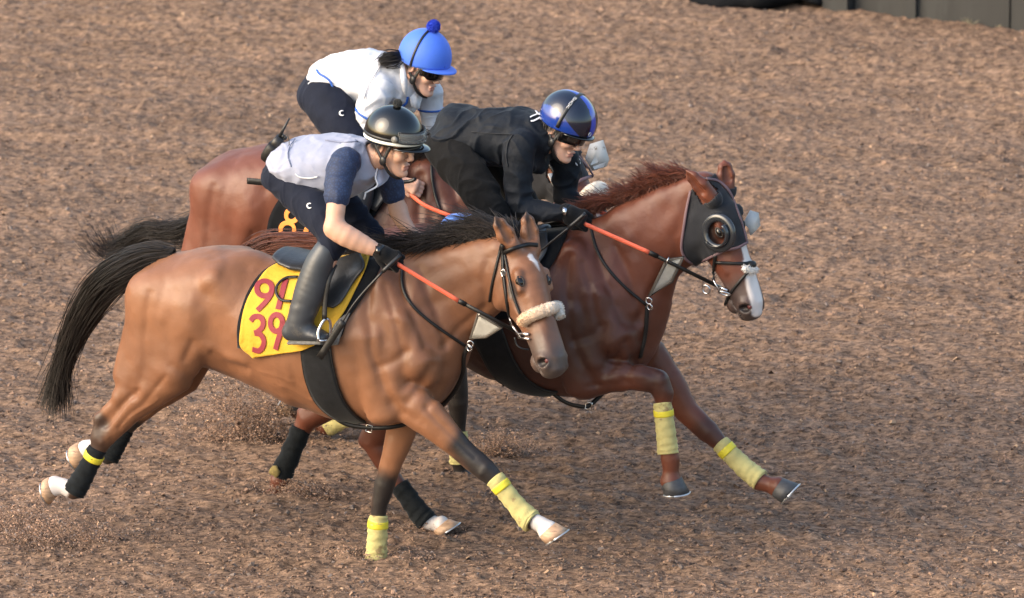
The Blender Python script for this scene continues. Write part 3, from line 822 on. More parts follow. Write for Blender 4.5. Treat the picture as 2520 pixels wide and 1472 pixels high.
def hair_mane(H, roots, vec, length, n, rad, mt, seed, cols=None, name='mane', jit=.03, droop=.02, label=None):
    """roots: list of local points along the crest; vec: list of flow directions there"""
    rng = np.random.default_rng(seed); R = bez(roots, 60); Vv = bez(vec, 60); Ln = np.interp(np.linspace(0, 1, 60), np.linspace(0, 1, len(length)), length)
    M = 10; paths = np.zeros((n, M, 3)); t = np.linspace(0, 1, M)[:, None]
    cl = rng.normal(0, 1, (40, 3))
    for i in range(n):
        s_ = rng.random()*58.9; k = int(s_); f = s_-k
        r = R[k]*(1-f) + R[k+1]*f + np.array((0, rng.normal(0, .012), rng.normal(0, .006)))
        d = unit(Vv[k]*(1-f) + Vv[k+1]*f) + cl[int(s_*40/60)]*.12 + rng.normal(0, .07, 3); L = Ln[k]*rng.uniform(.55, 1.15)
        b = np.array((rng.normal(0, 1), rng.normal(0, 1), rng.normal(0, 1)))
        paths[i] = r + d*L*t + b*jit*t*t + np.array((0, 0, -droop))*t**2 + np.array((0, 0, .012))*np.sin(t*3)
    cc = None
    if cols is not None:
        q = rng.random((n, 1)); cc = np.array(cols[0])*(1-q) + np.array(cols[1])*q
    return strands(name, paths, rng.uniform(.6, 1.3, n)*rad, mt, H.root, cols=cc, label=label)

# ---- bay horse nearest the camera
f1 = Frame(925, 1400); P = f1.p
def paints1(H):
    g = H.g; poll, ex, ey, ez = H.hf; P = H.fr.p
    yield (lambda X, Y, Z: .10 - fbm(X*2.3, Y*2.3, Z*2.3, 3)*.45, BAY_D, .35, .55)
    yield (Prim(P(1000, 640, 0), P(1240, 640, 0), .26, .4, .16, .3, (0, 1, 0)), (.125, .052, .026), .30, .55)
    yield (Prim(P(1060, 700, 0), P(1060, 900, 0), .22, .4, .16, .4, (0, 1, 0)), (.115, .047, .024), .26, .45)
    # black points, white feet
    yield (Prim(P(1150, 1100, .17), P(1330, 1290, .17), .09, .09, .07, .07, (0, 1, 0)), BLACKPT, .07)
    yield (Prim(P(1338, 1290, .17), P(1365, 1320, .17), .055, .07, .1, .1, (0, 1, 0)), WHITE, .012)
    yield (Prim(P(950, 1185, -.13), P(930, 1400, -.13), .075, .08, .07, .08, (0, 1, 0)), BLACKPT, .06)
    yield (Prim(P(252, 1045, .15), P(190, 1205, .14), .072, .07, .07, .08, (0, 1, 0)), BLACKPT, .06, .85)
    yield (Prim(P(155, 1196, .14), P(110, 1200, .14), .055, .07, .08, .09, (0, 1, 0)), WHITE, .012)
    yield (Prim(P(318, 1035, -.14), P(262, 1130, -.13), .08, .09, .08, .08, (0, 1, 0)), BLACKPT, .06)
    yield (Prim(P(238, 1100, -.13), P(190, 1112, -.13), .06, .07, .08, .09, (0, 1, 0)), WHITE, .012)
    # face: grey muzzle, dark round the eye, star
    yield (Prim(g(.50, 0, -.09), g(.66, 0, -.08), .10, .10, .12, .12, ey), MUZ, .10, .95)
    for sd in (1, -1):
        yield (Ell(g(.205, .105*sd, -.055), (.036, .04, .03), (ex, ey, ez)), (.035, .022, .018), .025)
        yield (Ell(g(.574, .074*sd, -.058), (.021, .034, .036), (ex - ez*.25, ey, ez + ex*.25)), (.014, .009, .009), .008)
    yield (Prim(g(.075, .0, .034), g(.155, .012, .038), .012, .02, .004, .006, ey), WHITE, .006)
    for e in H.ears: yield (Prim(e[1] + (e[0]-e[1])*.8, e[0] + (e[0]-e[1])*.1, .03, .03, .03, .03, (0, 1, 0)), BLACKPT, .03, .8)
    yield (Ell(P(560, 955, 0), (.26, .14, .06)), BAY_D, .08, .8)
neck1 = [(950, 622, 1045, 930, 0, .165), (1025, 622, 1100, 868, 0, .125), (1100, 606, 1148, 826, .01, .10), (1175, 590, 1192, 775, .02, .085), (1240, 588, 1218, 742, .03, .082), (1272, 596, 1240, 735, .03, .078)]
poll1 = P(1284, 600, .03); muz1 = P(1380, 878, .25)
hf1 = head_frame(poll1, muz1, np.array((.86, -.50, .25)))
g1 = lambda x, y, z: hf1[0] + (hf1[1]*x + hf1[2]*y + hf1[3]*z)*.96
EARS1 = [(P(1214, 528, .12), g1(.012, -.058, .0), np.array((.75, -.65, 0))), (P(1293, 516, -.02), g1(.012, .055, .0), np.array((.75, -.65, 0)))]
legs1 = [
 dict(pts=[(455, 840, .165, .13, .085), (425, 915, .17, .105, .075), (375, 960, .165, .082, .06), (322, 1008, .16, .062, .048), (280, 1053, .15, .052, .042), (253, 1078, .15, .050, .040),
           (238, 1110, .15, .037, .030), (205, 1170, .145, .034, .028), (182, 1207, .14, .042, .036), (155, 1196, .14, .036, .033), (135, 1196, .14, .046, .044)],
      extra=[((344, 905, .135), (300, 972, .15), .066, .046), ((318, 965, .155), (246, 1030, .15), .045, .026), ((246, 1030, .15), (240, 1075, .15), .028, .034)]),
 dict(pts=[(470, 850, -.165, .13, .085), (445, 920, -.165, .10, .07), (372, 985, -.155, .062, .05), (318, 1035, -.14, .050, .042), (300, 1065, -.14, .037, .03), (268, 1122, -.13, .042, .034), (232, 1098, -.13, .035, .032), (212, 1106, -.13, .046, .044)]),
 dict(pts=[(1000, 985, .185, .10, .065), (1048, 1022, .18, .088, .062), (1095, 1068, .175, .068, .052), (1140, 1110, .17, .055, .045), (1192, 1156, .17, .050, .043), (1226, 1188, .17, .037, .031), (1265, 1235, .17, .034, .029), (1302, 1278, .17, .043, .037), (1332, 1290, .17, .036, .033), (1346, 1303, .17, .050, .047)],
      extra=[((1000, 1000, .18), (985, 1020, .17), .05, .03)]),
 dict(pts=[(1000, 990, -.14, .10, .065), (987, 1060, -.135, .068, .055), (969, 1118, -.13, .056, .048), (947, 1188, -.13, .048, .044), (933, 1240, -.13, .037, .033), (930, 1275, -.13, .034, .03), (925, 1365, -.13, .042, .038), (932, 1398, -.13, .035, .034), (938, 1412, -.13, .05, .048)]),
]
hooves1 = [((131, 1196, .14), (113, 1199, .14), (140, 1250), M_HOOF_L), ((205, 1109, -.13), (180, 1118, -.13), (190, 1170), M_HOOF_L),
           ((1347, 1304, .17), (1362, 1326, .17), (1420, 1312), M_HOOF_L), ((938, 1410, -.13), (942, 1436, -.13), (1000, 1436), M_HOOF_D)]
OWN1 = [([(1186, 762), (1132, 808), (1092, 850)], 8, -.010), ([(1165, 690), (1090, 735), (1040, 760)], 14, -.007), ([(1120, 650), (1050, 690)], 12, -.005), ([(1200, 640), (1190, 700), (1196, 755)], 9, -.009),
  ([(1046, 1008), (1112, 1070), (1168, 1122)], 6, -.008), ([(1075, 1000), (1140, 1075)], 6, .004), ([(1030, 1040), (1100, 1100)], 7, .004), ([(1000, 1020), (1035, 1040)], 7, -.006), ([(1196, 1146)], 7, .006), ([(1185, 1165)], 6, .005),
  ([(402, 930), (345, 1000), (292, 1052)], 6, -.008), ([(332, 962), (280, 1018), (258, 1048)], 6, -.014), ([(262, 1076)], 6, .006), ([(248, 1090)], 5, .005), ([(385, 985), (340, 1015), (300, 1050)], 2.5, .004),
  ([(1262, 700), (1300, 745)], 8, -.004), ([(1322, 780), (1352, 830)], 7, -.005), ([(1240, 700), (1245, 760)], 7, -.004)]
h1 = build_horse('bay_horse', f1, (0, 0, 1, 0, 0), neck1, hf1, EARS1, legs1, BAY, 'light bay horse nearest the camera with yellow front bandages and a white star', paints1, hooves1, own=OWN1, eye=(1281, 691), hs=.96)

bandage(h1, [(1218, 1178, .17, .045, .040), (1240, 1205, .17, .042, .037), (1270, 1243, .17, .043, .038), (1300, 1276, .17, .054, .048), (1310, 1284, .17, .050, .046)], M_BAND_Y, tape=(4, 8, M_BAND_TAPE))
bandage(h1, [(931, 1268, -.13, .042, .040), (929, 1300, -.13, .046, .043), (927, 1345, -.13, .048, .046), (925, 1378, -.13, .052, .050)], M_BAND_Y, tape=(4, 10, M_BAND_TAPE))
bandage(h1, [(240, 1103, .15, .045, .040), (222, 1140, .147, .044, .038), (200, 1180, .143, .050, .044), (181, 1210, .14, .054, .048)], M_BAND_K, tape=(4, 8, M_BAND_TAPE))
bandage(h1, [(306, 1056, -.14, .044, .040), (285, 1095, -.135, .044, .040), (265, 1127, -.13, .052, .045)], M_BAND_K)
hair_tail(h1, 'tail', [(430, 630, 0, .030), (375, 634, 0, .046), (310, 664, .01, .060), (252, 708, .02, .062), (205, 775, .03, .054), (170, 850, .03, .040), (145, 925, .03, .028), (138, 1000, .03, .044)], 2600, .006, .0017, M_HAIR_BLACK, 11, cols=BLK, wisp=.08)
hair_mane(h1, [P(1262, 572, .03), P(1215, 578, .025), P(1150, 592, .015), P(1070, 612, 0), P(985, 620, 0), P(940, 622, 0)],
          [(-.9, .2, .42), (-1, .2, .26), (-1, .1, .20), (-1, -.05, .16), (-1, -.15, .06), (-1, -.25, -.05)], [.18, .22, .25, .25, .22, .15], 2800, .0017, M_HAIR_BLACK, 21, cols=BLK, jit=.025, droop=.05)
hair_mane(h1, [P(1252, 596, .06), P(1278, 588, .02), P(1302, 592, -.02)], [(-.9, .5, .55), (-.8, .6, .6), (-.8, .6, .6)], [.12, .14, .11], 300, .0022, M_HAIR_BLACK, 22, name='forelock', cols=BLK, droop=.03)

# ---- chestnut horse in the middle, hooded
f2 = Frame(680, 1236); P = f2.p
def paints2(H):
    g = H.g; poll, ex, ey, ez = H.hf; P = H.fr.p
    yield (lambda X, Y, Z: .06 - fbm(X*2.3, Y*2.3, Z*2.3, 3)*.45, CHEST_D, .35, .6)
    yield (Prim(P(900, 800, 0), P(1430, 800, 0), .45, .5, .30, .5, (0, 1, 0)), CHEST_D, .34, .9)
    for a in ((1625, 940), (1748, 1062)): yield (Ell(P(a[0], a[1], .16 if a[0] < 1700 else -.13), (.09, .09, .07)), CHEST_D, .06, .7)
    yield (Prim(g(.50, 0, -.09), g(.66, 0, -.08), .10, .10, .12, .12, ey), MUZ, .10, .9)
    yield (Prim(g(.25, 0, .03), g(.40, 0, .01), .012, .024, .014, .026, ey), WHITE, .008)
    yield (Prim(g(.39, -.006, .01), g(.60, -.016, -.03), .026, .038, .034, .042, ey), WHITE, .010)
    for sd in (1, -1): yield (Ell(g(.574, .074*sd, -.058), (.021, .034, .036), (ex - ez*.25, ey, ez + ex*.25)), (.014, .009, .009), .008)
    for sd in (1, -1): yield (Ell(g(.205, .105*sd, -.055), (.050, .06, .042), (ex, ey, ez)), (.030, .014, .010), .03, .85)
    for a, b in (((1070, 1290, .14), (1110, 1295, .14)),): yield (Prim(P(*a), P(*b), .06, .06, .08, .08, (0, 1, 0)), WHITE, .012)
neck2 = [(1400, 560, 1540, 900, 0, .17), (1468, 525, 1598, 800, 0, .135), (1550, 495, 1622, 712, 0, .108), (1630, 462, 1652, 668, 0, .094), (1700, 444, 1688, 640, 0, .086), (1745, 444, 1708, 620, 0, .080)]
poll2 = P(1760, 450, 0); muz2 = P(1882, 755, .06)
hf2 = head_frame(poll2, muz2, np.array((.9, -.22, .5)))
g2 = lambda x, y, z: hf2[0] + hf2[1]*x + hf2[2]*y + hf2[3]*z
EARS2 = [(P(1684, 414, .12), P(1748, 482, .075), np.array((-.25, -.9, -.2))), (P(1781, 390, -.07), P(1789, 458, -.06), np.array((.5, -.8, 0)))]
legs2 = [
 dict(pts=[(1440, 930, .18, .10, .065), (1500, 926, .18, .075, .058), (1560, 926, .175, .064, .052), (1618, 940, .165, .056, .048), (1631, 968, .16, .050, .043), (1632, 995, .16, .038, .032), (1638, 1050, .16, .034, .029), (1648, 1128, .16, .043, .037), (1650, 1158, .16, .036, .034), (1651, 1180, .16, .052, .050)],
      extra=[((1440, 955, .18), (1428, 970, .175), .05, .028)]),
 dict(pts=[(1590, 880, -.12, .11, .07), (1640, 935, -.13, .078, .058), (1690, 1012, -.13, .056, .047), (1742, 1062, -.13, .053, .045), (1774, 1094, -.13, .037, .032), (1820, 1140, -.13, .034, .029), (1868, 1185, -.13, .043, .037), (1893, 1193, -.13, .036, .033), (1912, 1198, -.13, .050, .048)]),
 dict(pts=[(930, 840, -.165, .14, .085), (890, 920, -.16, .10, .07), (815, 1000, -.145, .062, .05), (756, 1030, -.14, .053, .044), (738, 1065, -.14, .039, .032), (705, 1140, -.13, .035, .03), (686, 1182, -.12, .043, .038), (680, 1205, -.12, .036, .034), (677, 1222, -.12, .05, .048)],
      extra=[((800, 965, -.14), (745, 1012, -.14), .04, .028)]),
 dict(pts=[(970, 830, .165, .14, .085), (1000, 920, .17, .11, .08), (955, 1010, .165, .072, .055), (915, 1085, .15, .055, .045), (938, 1132, .15, .042, .034), (983, 1196, .14, .036, .03), (1042, 1278, .14, .044, .037), (1072, 1290, .14, .036, .033), (1084, 1292, .14, .046, .044)],
      extra=[((930, 1030, .155), (897, 1085, .15), .035, .028)]),
]
hooves2 = [((1651, 1180, .16), (1654, 1212, .16), (1700, 1232), M_HOOF_D), ((1913, 1199, -.13), (1938, 1222, -.13), (2010, 1205), M_HOOF_D),
           ((677, 1222, -.12), (676, 1250, -.12), (740, 1252), M_HOOF_D), ((1086, 1293, .14), (1096, 1308, .14), (1160, 1300), M_HOOF_L)]
OWN2 = [([(1662, 642), (1604, 722), (1562, 792)], 9, -.010), ([(1640, 520), (1560, 600), (1510, 660)], 16, -.007), ([(1700, 500), (1660, 580), (1668, 620)], 11, -.009), ([(1600, 560), (1540, 600)], 14, .005),
  ([(1450, 915), (1540, 903), (1600, 915)], 7, -.006), ([(1450, 955), (1545, 944)], 7, -.007), ([(1500, 930), (1580, 925)], 9, .005), ([(1632, 925)], 8, .007), ([(1640, 960)], 7, .005), ([(1612, 950)], 7, -.005), ([(1547, 850), (1560, 890)], 9, -.010), ([(1560, 780), (1590, 850)], 10, -.008)]
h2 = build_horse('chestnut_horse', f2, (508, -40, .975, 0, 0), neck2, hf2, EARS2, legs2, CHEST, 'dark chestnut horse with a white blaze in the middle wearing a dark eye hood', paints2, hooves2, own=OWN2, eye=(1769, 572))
bandage(h2, [(1630, 990, .16, .043, .039), (1634, 1030, .16, .044, .040), (1640, 1080, .16, .047, .043), (1643, 1116, .16, .049, .045)], M_BAND_Y, tape=(5, 9, M_BAND_TAPE))
bandage(h2, [(1773, 1091, -.13, .043, .039), (1800, 1120, -.13, .043, .039), (1840, 1158, -.13, .047, .043), (1871, 1182, -.13, .050, .046)], M_BAND_Y, tape=(4, 9, M_BAND_TAPE))
b_ = bandage(h2, [(742, 1053, -.14, .048, .044), (722, 1100, -.135, .047, .043), (702, 1145, -.13, .051, .046), (689, 1174, -.125, .054, .049)], M_BAND_K, turns=3)
bandage(h2, [(983, 1195, .14, .046, .041), (1010, 1232, .14, .047, .042), (1035, 1266, .14, .053, .047), (1052, 1286, .14, .056, .050)], M_BAND_K, turns=5)
q = P(686, 1153, -.125) + np.array((0, -.05, 0)); m = MB(); m.ball(q, (.026, .008, .03), 9, 6)
v_ = np.array(m.V); v_ += (fbm(v_[:, 0]*60, v_[:, 1]*60, v_[:, 2]*60)*.010)[:, None]; m.V = [tuple(x) for x in v_]; m.build('mud_patch', M_MUD, b_)
RED = ((.055, .014, .008), (.17, .048, .022))
hair_tail(h2, 'tail', [(855, 622, 0, .04), (795, 606, 0, .042), (720, 604, 0, .046), (660, 614, 0, .05), (612, 648, 0, .055), (582, 720, 0, .05), (570, 790, 0, .035)], 1700, .004, .0022, M_HAIR_RED, 12, cols=RED)
hair_mane(h2, [P(1712, 440, 0), P(1650, 455, 0), P(1590, 478, 0), P(1520, 500, 0), P(1465, 522, 0), P(1430, 540, 0)],
          [(-.8, -.1, .35), (-.75, 0, .6), (-.7, -.05, .55), (-.75, -.1, .4), (-.9, -.2, .35), (-.9, -.2, .25)], [.13, .11, .10, .10, .11, .09], 3200, .0016, M_HAIR_RED, 23, cols=RED, jit=.022, droop=.02)

# ---- bay horse at the back
f3 = Frame(1128, 1141); P = f3.p
def paints3(H):
    g = H.g; poll, ex, ey, ez = H.hf; P = H.fr.p
    yield (lambda X, Y, Z: .06 - fbm(X*2.3, Y*2.3, Z*2.3, 3)*.45, (.07, .025, .016), .35, .5)
    yield (Prim(P(1080, 560, 0), P(1150, 700, 0), .45, .5, .4, .5, (0, 1, 0)), (.045, .018, .013), .3, .6)
    yield (Prim(P(1120, 900, .16), P(1130, 1180, .14), .09, .09, .09, .09, (0, 1, 0)), BLACKPT, .08)
    yield (Prim(P(965, 960, .02), P(720, 1000, .02), .14, .14, .14, .14, (0, 1, 0)), BLACKPT, .08)
    yield (Prim(g(.50, 0, -.09), g(.66, 0, -.08), .10, .10, .12, .12, ey), MUZ, .10, .9)
neck3 = [(1075, 368, 1190, 650, 0, .16), (1140, 350, 1235, 560, 0, .125), (1210, 332, 1268, 490, 0, .10), (1275, 318, 1300, 450, 0, .088), (1330, 315, 1332, 430, 0, .08)]
poll3 = P(1348, 322, 0); muz3 = P(1508, 566, .08)
hf3 = head_frame(poll3, muz3, np.array((.85, -.32, .5)))
g3 = lambda x, y, z: hf3[0] + hf3[1]*x + hf3[2]*y + hf3[3]*z
EARS3 = [(P(1302, 263, .10), g3(.005, -.055, .0), np.array((-.1, -.95, .2))), (P(1352, 262, -.06), g3(.005, .055, .0), np.array((.7, -.5, 0)))]
legs3 = [
 dict(pts=[(1105, 730, .185, .10, .065), (1112, 820, .17, .078, .058), (1120, 910, .16, .056, .048), (1126, 990, .155, .050, .045), (1128, 1045, .15, .038, .033), (1129, 1085, .15, .035, .03), (1130, 1130, .145, .043, .037), (1134, 1155, .14, .036, .034), (1136, 1168, .14, .05, .048)]),
 dict(pts=[(1090, 740, -.15, .10, .065), (1040, 840, -.14, .07, .055), (975, 950, -.13, .052, .046), (940, 985, -.13, .046, .04), (900, 1008, -.13, .036, .03), (800, 1048, -.12, .043, .037), (760, 1025, -.12, .035, .033), (728, 1006, -.12, .048, .046)]),
 dict(pts=[(610, 580, .165, .12, .08), (640, 650, .17, .10, .07), (620, 740, .16, .062, .05), (600, 800, .15, .05, .042), (640, 840, .15, .036, .03), (710, 880, .14, .04, .036), (740, 875, .14, .035, .033), (755, 870, .14, .048, .046)]),
 dict(pts=[(610, 580, -.165, .12, .08), (660, 650, -.17, .10, .07), (680, 740, -.16, .062, .05), (680, 800, -.15, .05, .042), (730, 830, -.15, .036, .03), (800, 860, -.14, .04, .036), (830, 850, -.14, .035, .033), (845, 845, -.14, .048, .046)]),
]
hooves3 = [((1136, 1168, .14), (1139, 1192, .14), (1190, 1190), M_HOOF_D), ((722, 1003, -.12), (698, 988, -.12), (690, 1040), M_HOOF_L),
           ((757, 870, .14), (778, 868, .14), (790, 900), M_HOOF_D), ((848, 844, -.14), (868, 840, -.14), (880, 880), M_HOOF_D)]
h3 = build_horse('dark_bay_horse', f3, (460, 358, .94, 300, 612), neck3, hf3, EARS3, legs3, BAY3, 'reddish dark bay horse at the back, mostly hidden, with black tail and white sheepskin noseband', paints3, hooves3)
bandage(h3, [(1128, 1062, .15, .044, .040), (1129, 1100, .15, .046, .042), (1131, 1140, .145, .050, .046)], M_BAND_Y)
bandage(h3, [(905, 1006, -.13, .043, .039), (860, 1024, -.125, .044, .040), (800, 1050, -.12, .052, .046)], M_BAND_Y)
hair_tail(h3, 'tail', [(500, 545, 0, .05), (455, 572, 0, .070), (405, 578, 0, .058), (360, 574, 0, .05), (310, 612, 0, .06), (262, 622, 0, .065), (222, 566, 0, .08)], 420, .022, .0013, M_HAIR_BLACK, 13, wisp=.3, cols=BLK)
hair_mane(h3, [P(1330, 305, 0), P(1270, 312, 0), P(1200, 328, 0), P(1120, 350, 0), P(1060, 362, 0)],
          [(-.8, -.5, .2), (-.8, -.5, .3), (-.8, -.6, .2), (-.8, -.7, .1), (-.8, -.8, -.2)], [.16, .17, .18, .2, .18], 1900, .0018, M_HAIR_BLACK, 24, cols=BLK)

# ------------------------------------------------------------------ tack
M_LEATHER = mat('black_leather', (0.009, 0.0085, 0.0085), rough=0.45, spec=0.35, noise=.2, nscale=40, bump=.2, bscale=120)
M_LEATHER_W = mat('worn_black_leather', (0.030, 0.030, 0.032), rough=0.38, spec=0.5, noise=.35, nscale=14, bump=.3, bscale=60)
M_RUBBER_O = mat('orange_rubber_grip', (0.72, 0.135, 0.070), rough=0.55, noise=.12, nscale=30, bump=.4, bscale=220)
M_YELLOW = mat('yellow_cloth', (0.60, 0.345, 0.022), rough=0.8, noise=.12, nscale=6, bump=.7, bscale=13, bdist=.02, sheen=.1)
M_CRIMSON = mat('crimson_print', (0.22, 0.016, 0.026), rough=0.7)
M_BLACKCLOTH = mat('black_cloth', (0.008, 0.009, 0.011), rough=0.95, spec=.15, noise=.25, nscale=20, bump=.4, bscale=40, sheen=.1)
M_ORANGE = mat('orange_print', (0.85, 0.30, 0.055), rough=0.7)
M_ELASTIC = mat('dark_grey_girth', (0.014, 0.0145, 0.016), rough=0.9, spec=.2, noise=.2, nscale=30, bump=.3, bscale=200, sheen=.1)
M_FELT = mat('grey_felt', (0.17, 0.165, 0.155), rough=0.95, noise=.35, nscale=90, bump=.6, bscale=200)
M_BIB = mat('grey_bib_canvas', (0.33, 0.32, 0.29), rough=0.85, noise=.12, nscale=30, bump=.3, bscale=120)
M_BIBEDGE = mat('brown_grey_binding', (0.085, 0.072, 0.060), rough=0.8)
M_FLEECE = mat('cream_sheepskin', attr=True, rough=0.95, spec=.1, sheen=.3)
M_BLUEFLEECE = mat('blue_fleece', (0.11, 0.24, 0.72), rough=0.95, spec=.1, noise=.3, nscale=60, sheen=.3)
M_HOOD = mat('charcoal_hood', (0.016, 0.017, 0.021), rough=0.8, spec=.3, noise=.2, nscale=24, bump=.3, bscale=180, sheen=.12)
M_PIPING = mat('mauve_piping', (0.155, 0.095, 0.105), rough=0.7)
M_CUP = mat('smoked_plastic_cup', (0.022, 0.025, 0.030), rough=0.22, spec=.5, coat=.3)
M_CUPW = mat('translucent_white_cup', (0.62, 0.62, 0.60), rough=0.3, trans=.35, noise=.1, nscale=20, dirt=((.24, .19, .14, 1), 30, .66))
M_CUPG = mat('dusty_white_cup', (0.50, 0.49, 0.46), rough=0.6, noise=.2, nscale=14, dirt=((.20, .16, .12, 1), 24, .58))

def free(H, pts, n=24): return bez([H.fr.p(*q) for q in pts], n)
def ring(c, r, ax, n=18):
    ax = unit(ax); a = unit(np.cross(ax, (0.2, .1, 1))); b = np.cross(ax, a)
    return [np.asarray(c) + (a*math.cos(t) + b*math.sin(t))*r for t in np.linspace(0, 2*math.pi, n, endpoint=False)]
def fleece(name, path, rad, mt, parent, seed, n=6000, c0=(.62, .53, .42), c1=(.70, .50, .33), lat=(0, 1, 0), tuft=.0042):
    """woolly roll: core tube plus short tufts"""
    rng = np.random.default_rng(seed); Pp = bez(path, 40); m = MB(); rr = [rad*(.75 + .25*min(1, min(i, 39-i)/4)) for i in range(40)]
    V = []; nn = 16; fr_ = []
    m.loft(Pp, rr, None, lat, nn); me = raw_mesh(name, m.V, m.F)
    t = np.repeat(np.linspace(0, 1, 40), nn)[:, None]; set_col(me, np.array(c0)*t + np.array(c1)*(1-t))
    o = obj(name, me, mt, parent)
    T = np.gradient(Pp, axis=0); T /= np.linalg.norm(T, axis=1)[:, None]
    A = np.cross(T, (.3, .2, 1)); A /= np.linalg.norm(A, axis=1)[:, None]; B = np.cross(T, A)
    k = rng.integers(0, 40, n); a = rng.uniform(0, 6.283, n); d = A[k]*np.cos(a)[:, None] + B[k]*np.sin(a)[:, None]
    base = Pp[k] + T[k]*rng.uniform(-.5, .5, (n, 1))*(.12/40*2) + d*np.array(rr)[k][:, None]*.93
    s_ = np.linspace(0, 1, 3)[None, :, None]; L = rng.uniform(.5, 1.2, (n, 1, 1))*tuft
    W = (d + rng.normal(0, .45, (n, 3)))[:, None]
    tt = (k/39)[:, None]; cc = (np.array(c0)*tt + np.array(c1)*(1-tt))*rng.uniform(.9, 1.08, (n, 1))
    strands('wool', base[:, None] + W*s_*L, .0016, mt, o, cols=cc, taper=.4)
    return o
def buckle(H, c, ax, up, s, parent, name='buckle'):
    m = MB(); ax = unit(ax); up = unit(up); b = np.cross(ax, up)
    m.tube([c + b*s*x + up*s*y for x, y in ((-1, -1.2), (1, -1.2), (1, 1.2), (-1, 1.2))], s*.28, 6, closed=True); return m.build(name, M_STEEL, parent)
def digit(H, paths, w, mt, parent, off, name='number'):
    m = MB()
    for p, closed in paths:
        q = np.array(p, float)
        if len(q) > 2: q = bez([(a, b, 0) for a, b in p], 40)[:, :2]
        else: q = np.array([q[0] + (q[1]-q[0])*t for t in np.linspace(0, 1, 12)])
        X, N = hit(H, q, off)
        for _ in range(2): N[1:-1] = (N[:-2] + N[1:-1] + N[2:])/3
        m.ribbon(X, N, w, .0007)
    return m.build(name, mt, parent, smooth=False)
def oval(cx, cy, rx, ry, a0, a1, n=14, rot=0):
    out = []
    for t in np.linspace(a0, a1, n):
        x, y = rx*math.cos(t), -ry*math.sin(t); out.append((cx + x*math.cos(rot) - y*math.sin(rot), cy + x*math.sin(rot) + y*math.cos(rot)))
    return out
def saddle(H, seat, label, mt=M_LEATHER_W, flap=None, cover=None):
    t = thing('saddle', H.fr.mat(), label, 'saddle'); F = Field(.006)
    F.chain([(H.fr.p(u, v, 0), h, w) for u, v, h, w in seat], k=.02); F.solve()
    from_field('seat', F, cover or mt, t, disp=(lambda x, y, z: .003*fbm(x*60, y*60, z*60)) if cover else None)
    if flap:
        _, G, N = patch(H, *flap, .030, .009, mt, 'flap', t, 16, 12)
        m = MB(); m.grid((G*np.array((1, -1, 1))), .009, N*np.array((1, -1, 1))); m.build('flap', mt, t)
    return t
def horse_girth(H, left, right, label, strap_pts, bk):
    t = thing('girth', H.fr.mat(), label, 'girth')
    _, G, N = patch(H, left, right, .004, .010, M_ELASTIC, 'elastic_band', t, 22, 10)
    m = MB(); G2 = G*np.array((1, -1, 1)); m.grid(G2, .010, N*np.array((1, -1, 1)))
    m.build('elastic_band', M_ELASTIC, t)
    # binding along both edges, strap hanging under the breast
    for k in (0, -1):
        m = MB(); m.tube(G[:, k] + N[:, k]*.006, .005, 6); m.build('binding', M_LEATHER, t)
    # band across the breast bone joining both sides
    e0, e1 = G[-1, 0], G[-1, -1]
    m = MB(); m.loft([e0*np.array((1, s, 1)) - np.array((0, 0, .004)) + (e1-e0)*.5*np.array((1, 0, 1)) for s in np.linspace(1, -1, 8)], .012, .045, (1, 0, 0), 10); m.build('breast_pad', M_ELASTIC, t)
    p = free(H, strap_pts, 26); m = MB(); m.loft(p, .010, .005, (0, 1, 0), 8); s_ = m.build('loose_strap', M_LEATHER, t)
    buckle(H, H.fr.p(*bk), (0, 1, 0), (.2, 0, 1), .014, s_)
    return t
def reins(H, hand, join, bit, far_hand, far_bit, parent, sag=0.0):
    """orange grip from the hand, black leather to the bit, both sides"""
    for a, j, b in ((hand, join, bit), (far_hand, (far_hand + (far_bit-far_hand)*.45), far_bit)):
        if b is None: continue
        p = bez([a, (a+j)/2 + np.array((0, 0, -sag)), j], 14); m = MB(); m.loft(p, .0105, .005, (0, 1, 0), 8); r = m.build('rein', M_RUBBER_O, parent)
        m = MB(); m.loft([j, j + (b-j)*.12], .0125, .007, (0, 1, 0), 8); m.loft([j + (b-j)*.06, (j+b)/2, b], .0095, .0045, (0, 1, 0), 8); m.build('rein_leather', M_LEATHER, r)

# ---- near horse
H = h1; P = f1.p
pad = thing('saddle_pad', f1.mat(), 'black quilted saddle pad showing round the edge of the yellow number cloth', 'saddle pad')
padb = [(682, 646), (642, 672), (613, 712), (597, 752), (585, 800), (586, 856)]; padf = [(948, 632), (920, 690), (884, 745), (854, 790), (842, 826), (815, 850)]
patch(H, padb, padf, .005, .006, M_BLACKCLOTH, 'pad_cloth', pad, 26, 26, mirror=True)
patch(H, [(848, 775), (822, 800), (812, 850)], [(862, 770), (846, 805), (832, 848)], .016, .008, M_FELT, 'felt_flap', pad, 10, 6)
cl = thing('saddlecloth', f1.mat(), 'yellow number cloth printed 91 and 39 in crimson under the near saddle', 'saddlecloth')
clb = [(688, 645), (656, 664), (627, 703), (605, 746), (593, 800), (592, 852), (624, 880)]; clf = [(912, 622), (897, 668), (873, 716), (850, 762), (822, 802), (790, 840), (744, 862)]
patch(H, clb, clf, .016, .004, M_YELLOW, 'cloth', cl, 44, 44, mirror=True, rip=.006)
K = lambda x, y: (535.3 + .2995*x, 535.3 + .2995*y)
digit(H, [([K(*q) for q in oval(384, 580, 62, 62, .1, 6.6, 22)], 0), ([K(446, 572), K(436, 630), K(395, 690), K(326, 762)], 0)], .025, M_CRIMSON, cl, .0250)
digit(H, [([K(560, 500), K(527, 625), K(495, 752)], 0)], .027, M_CRIMSON, cl, .0250)
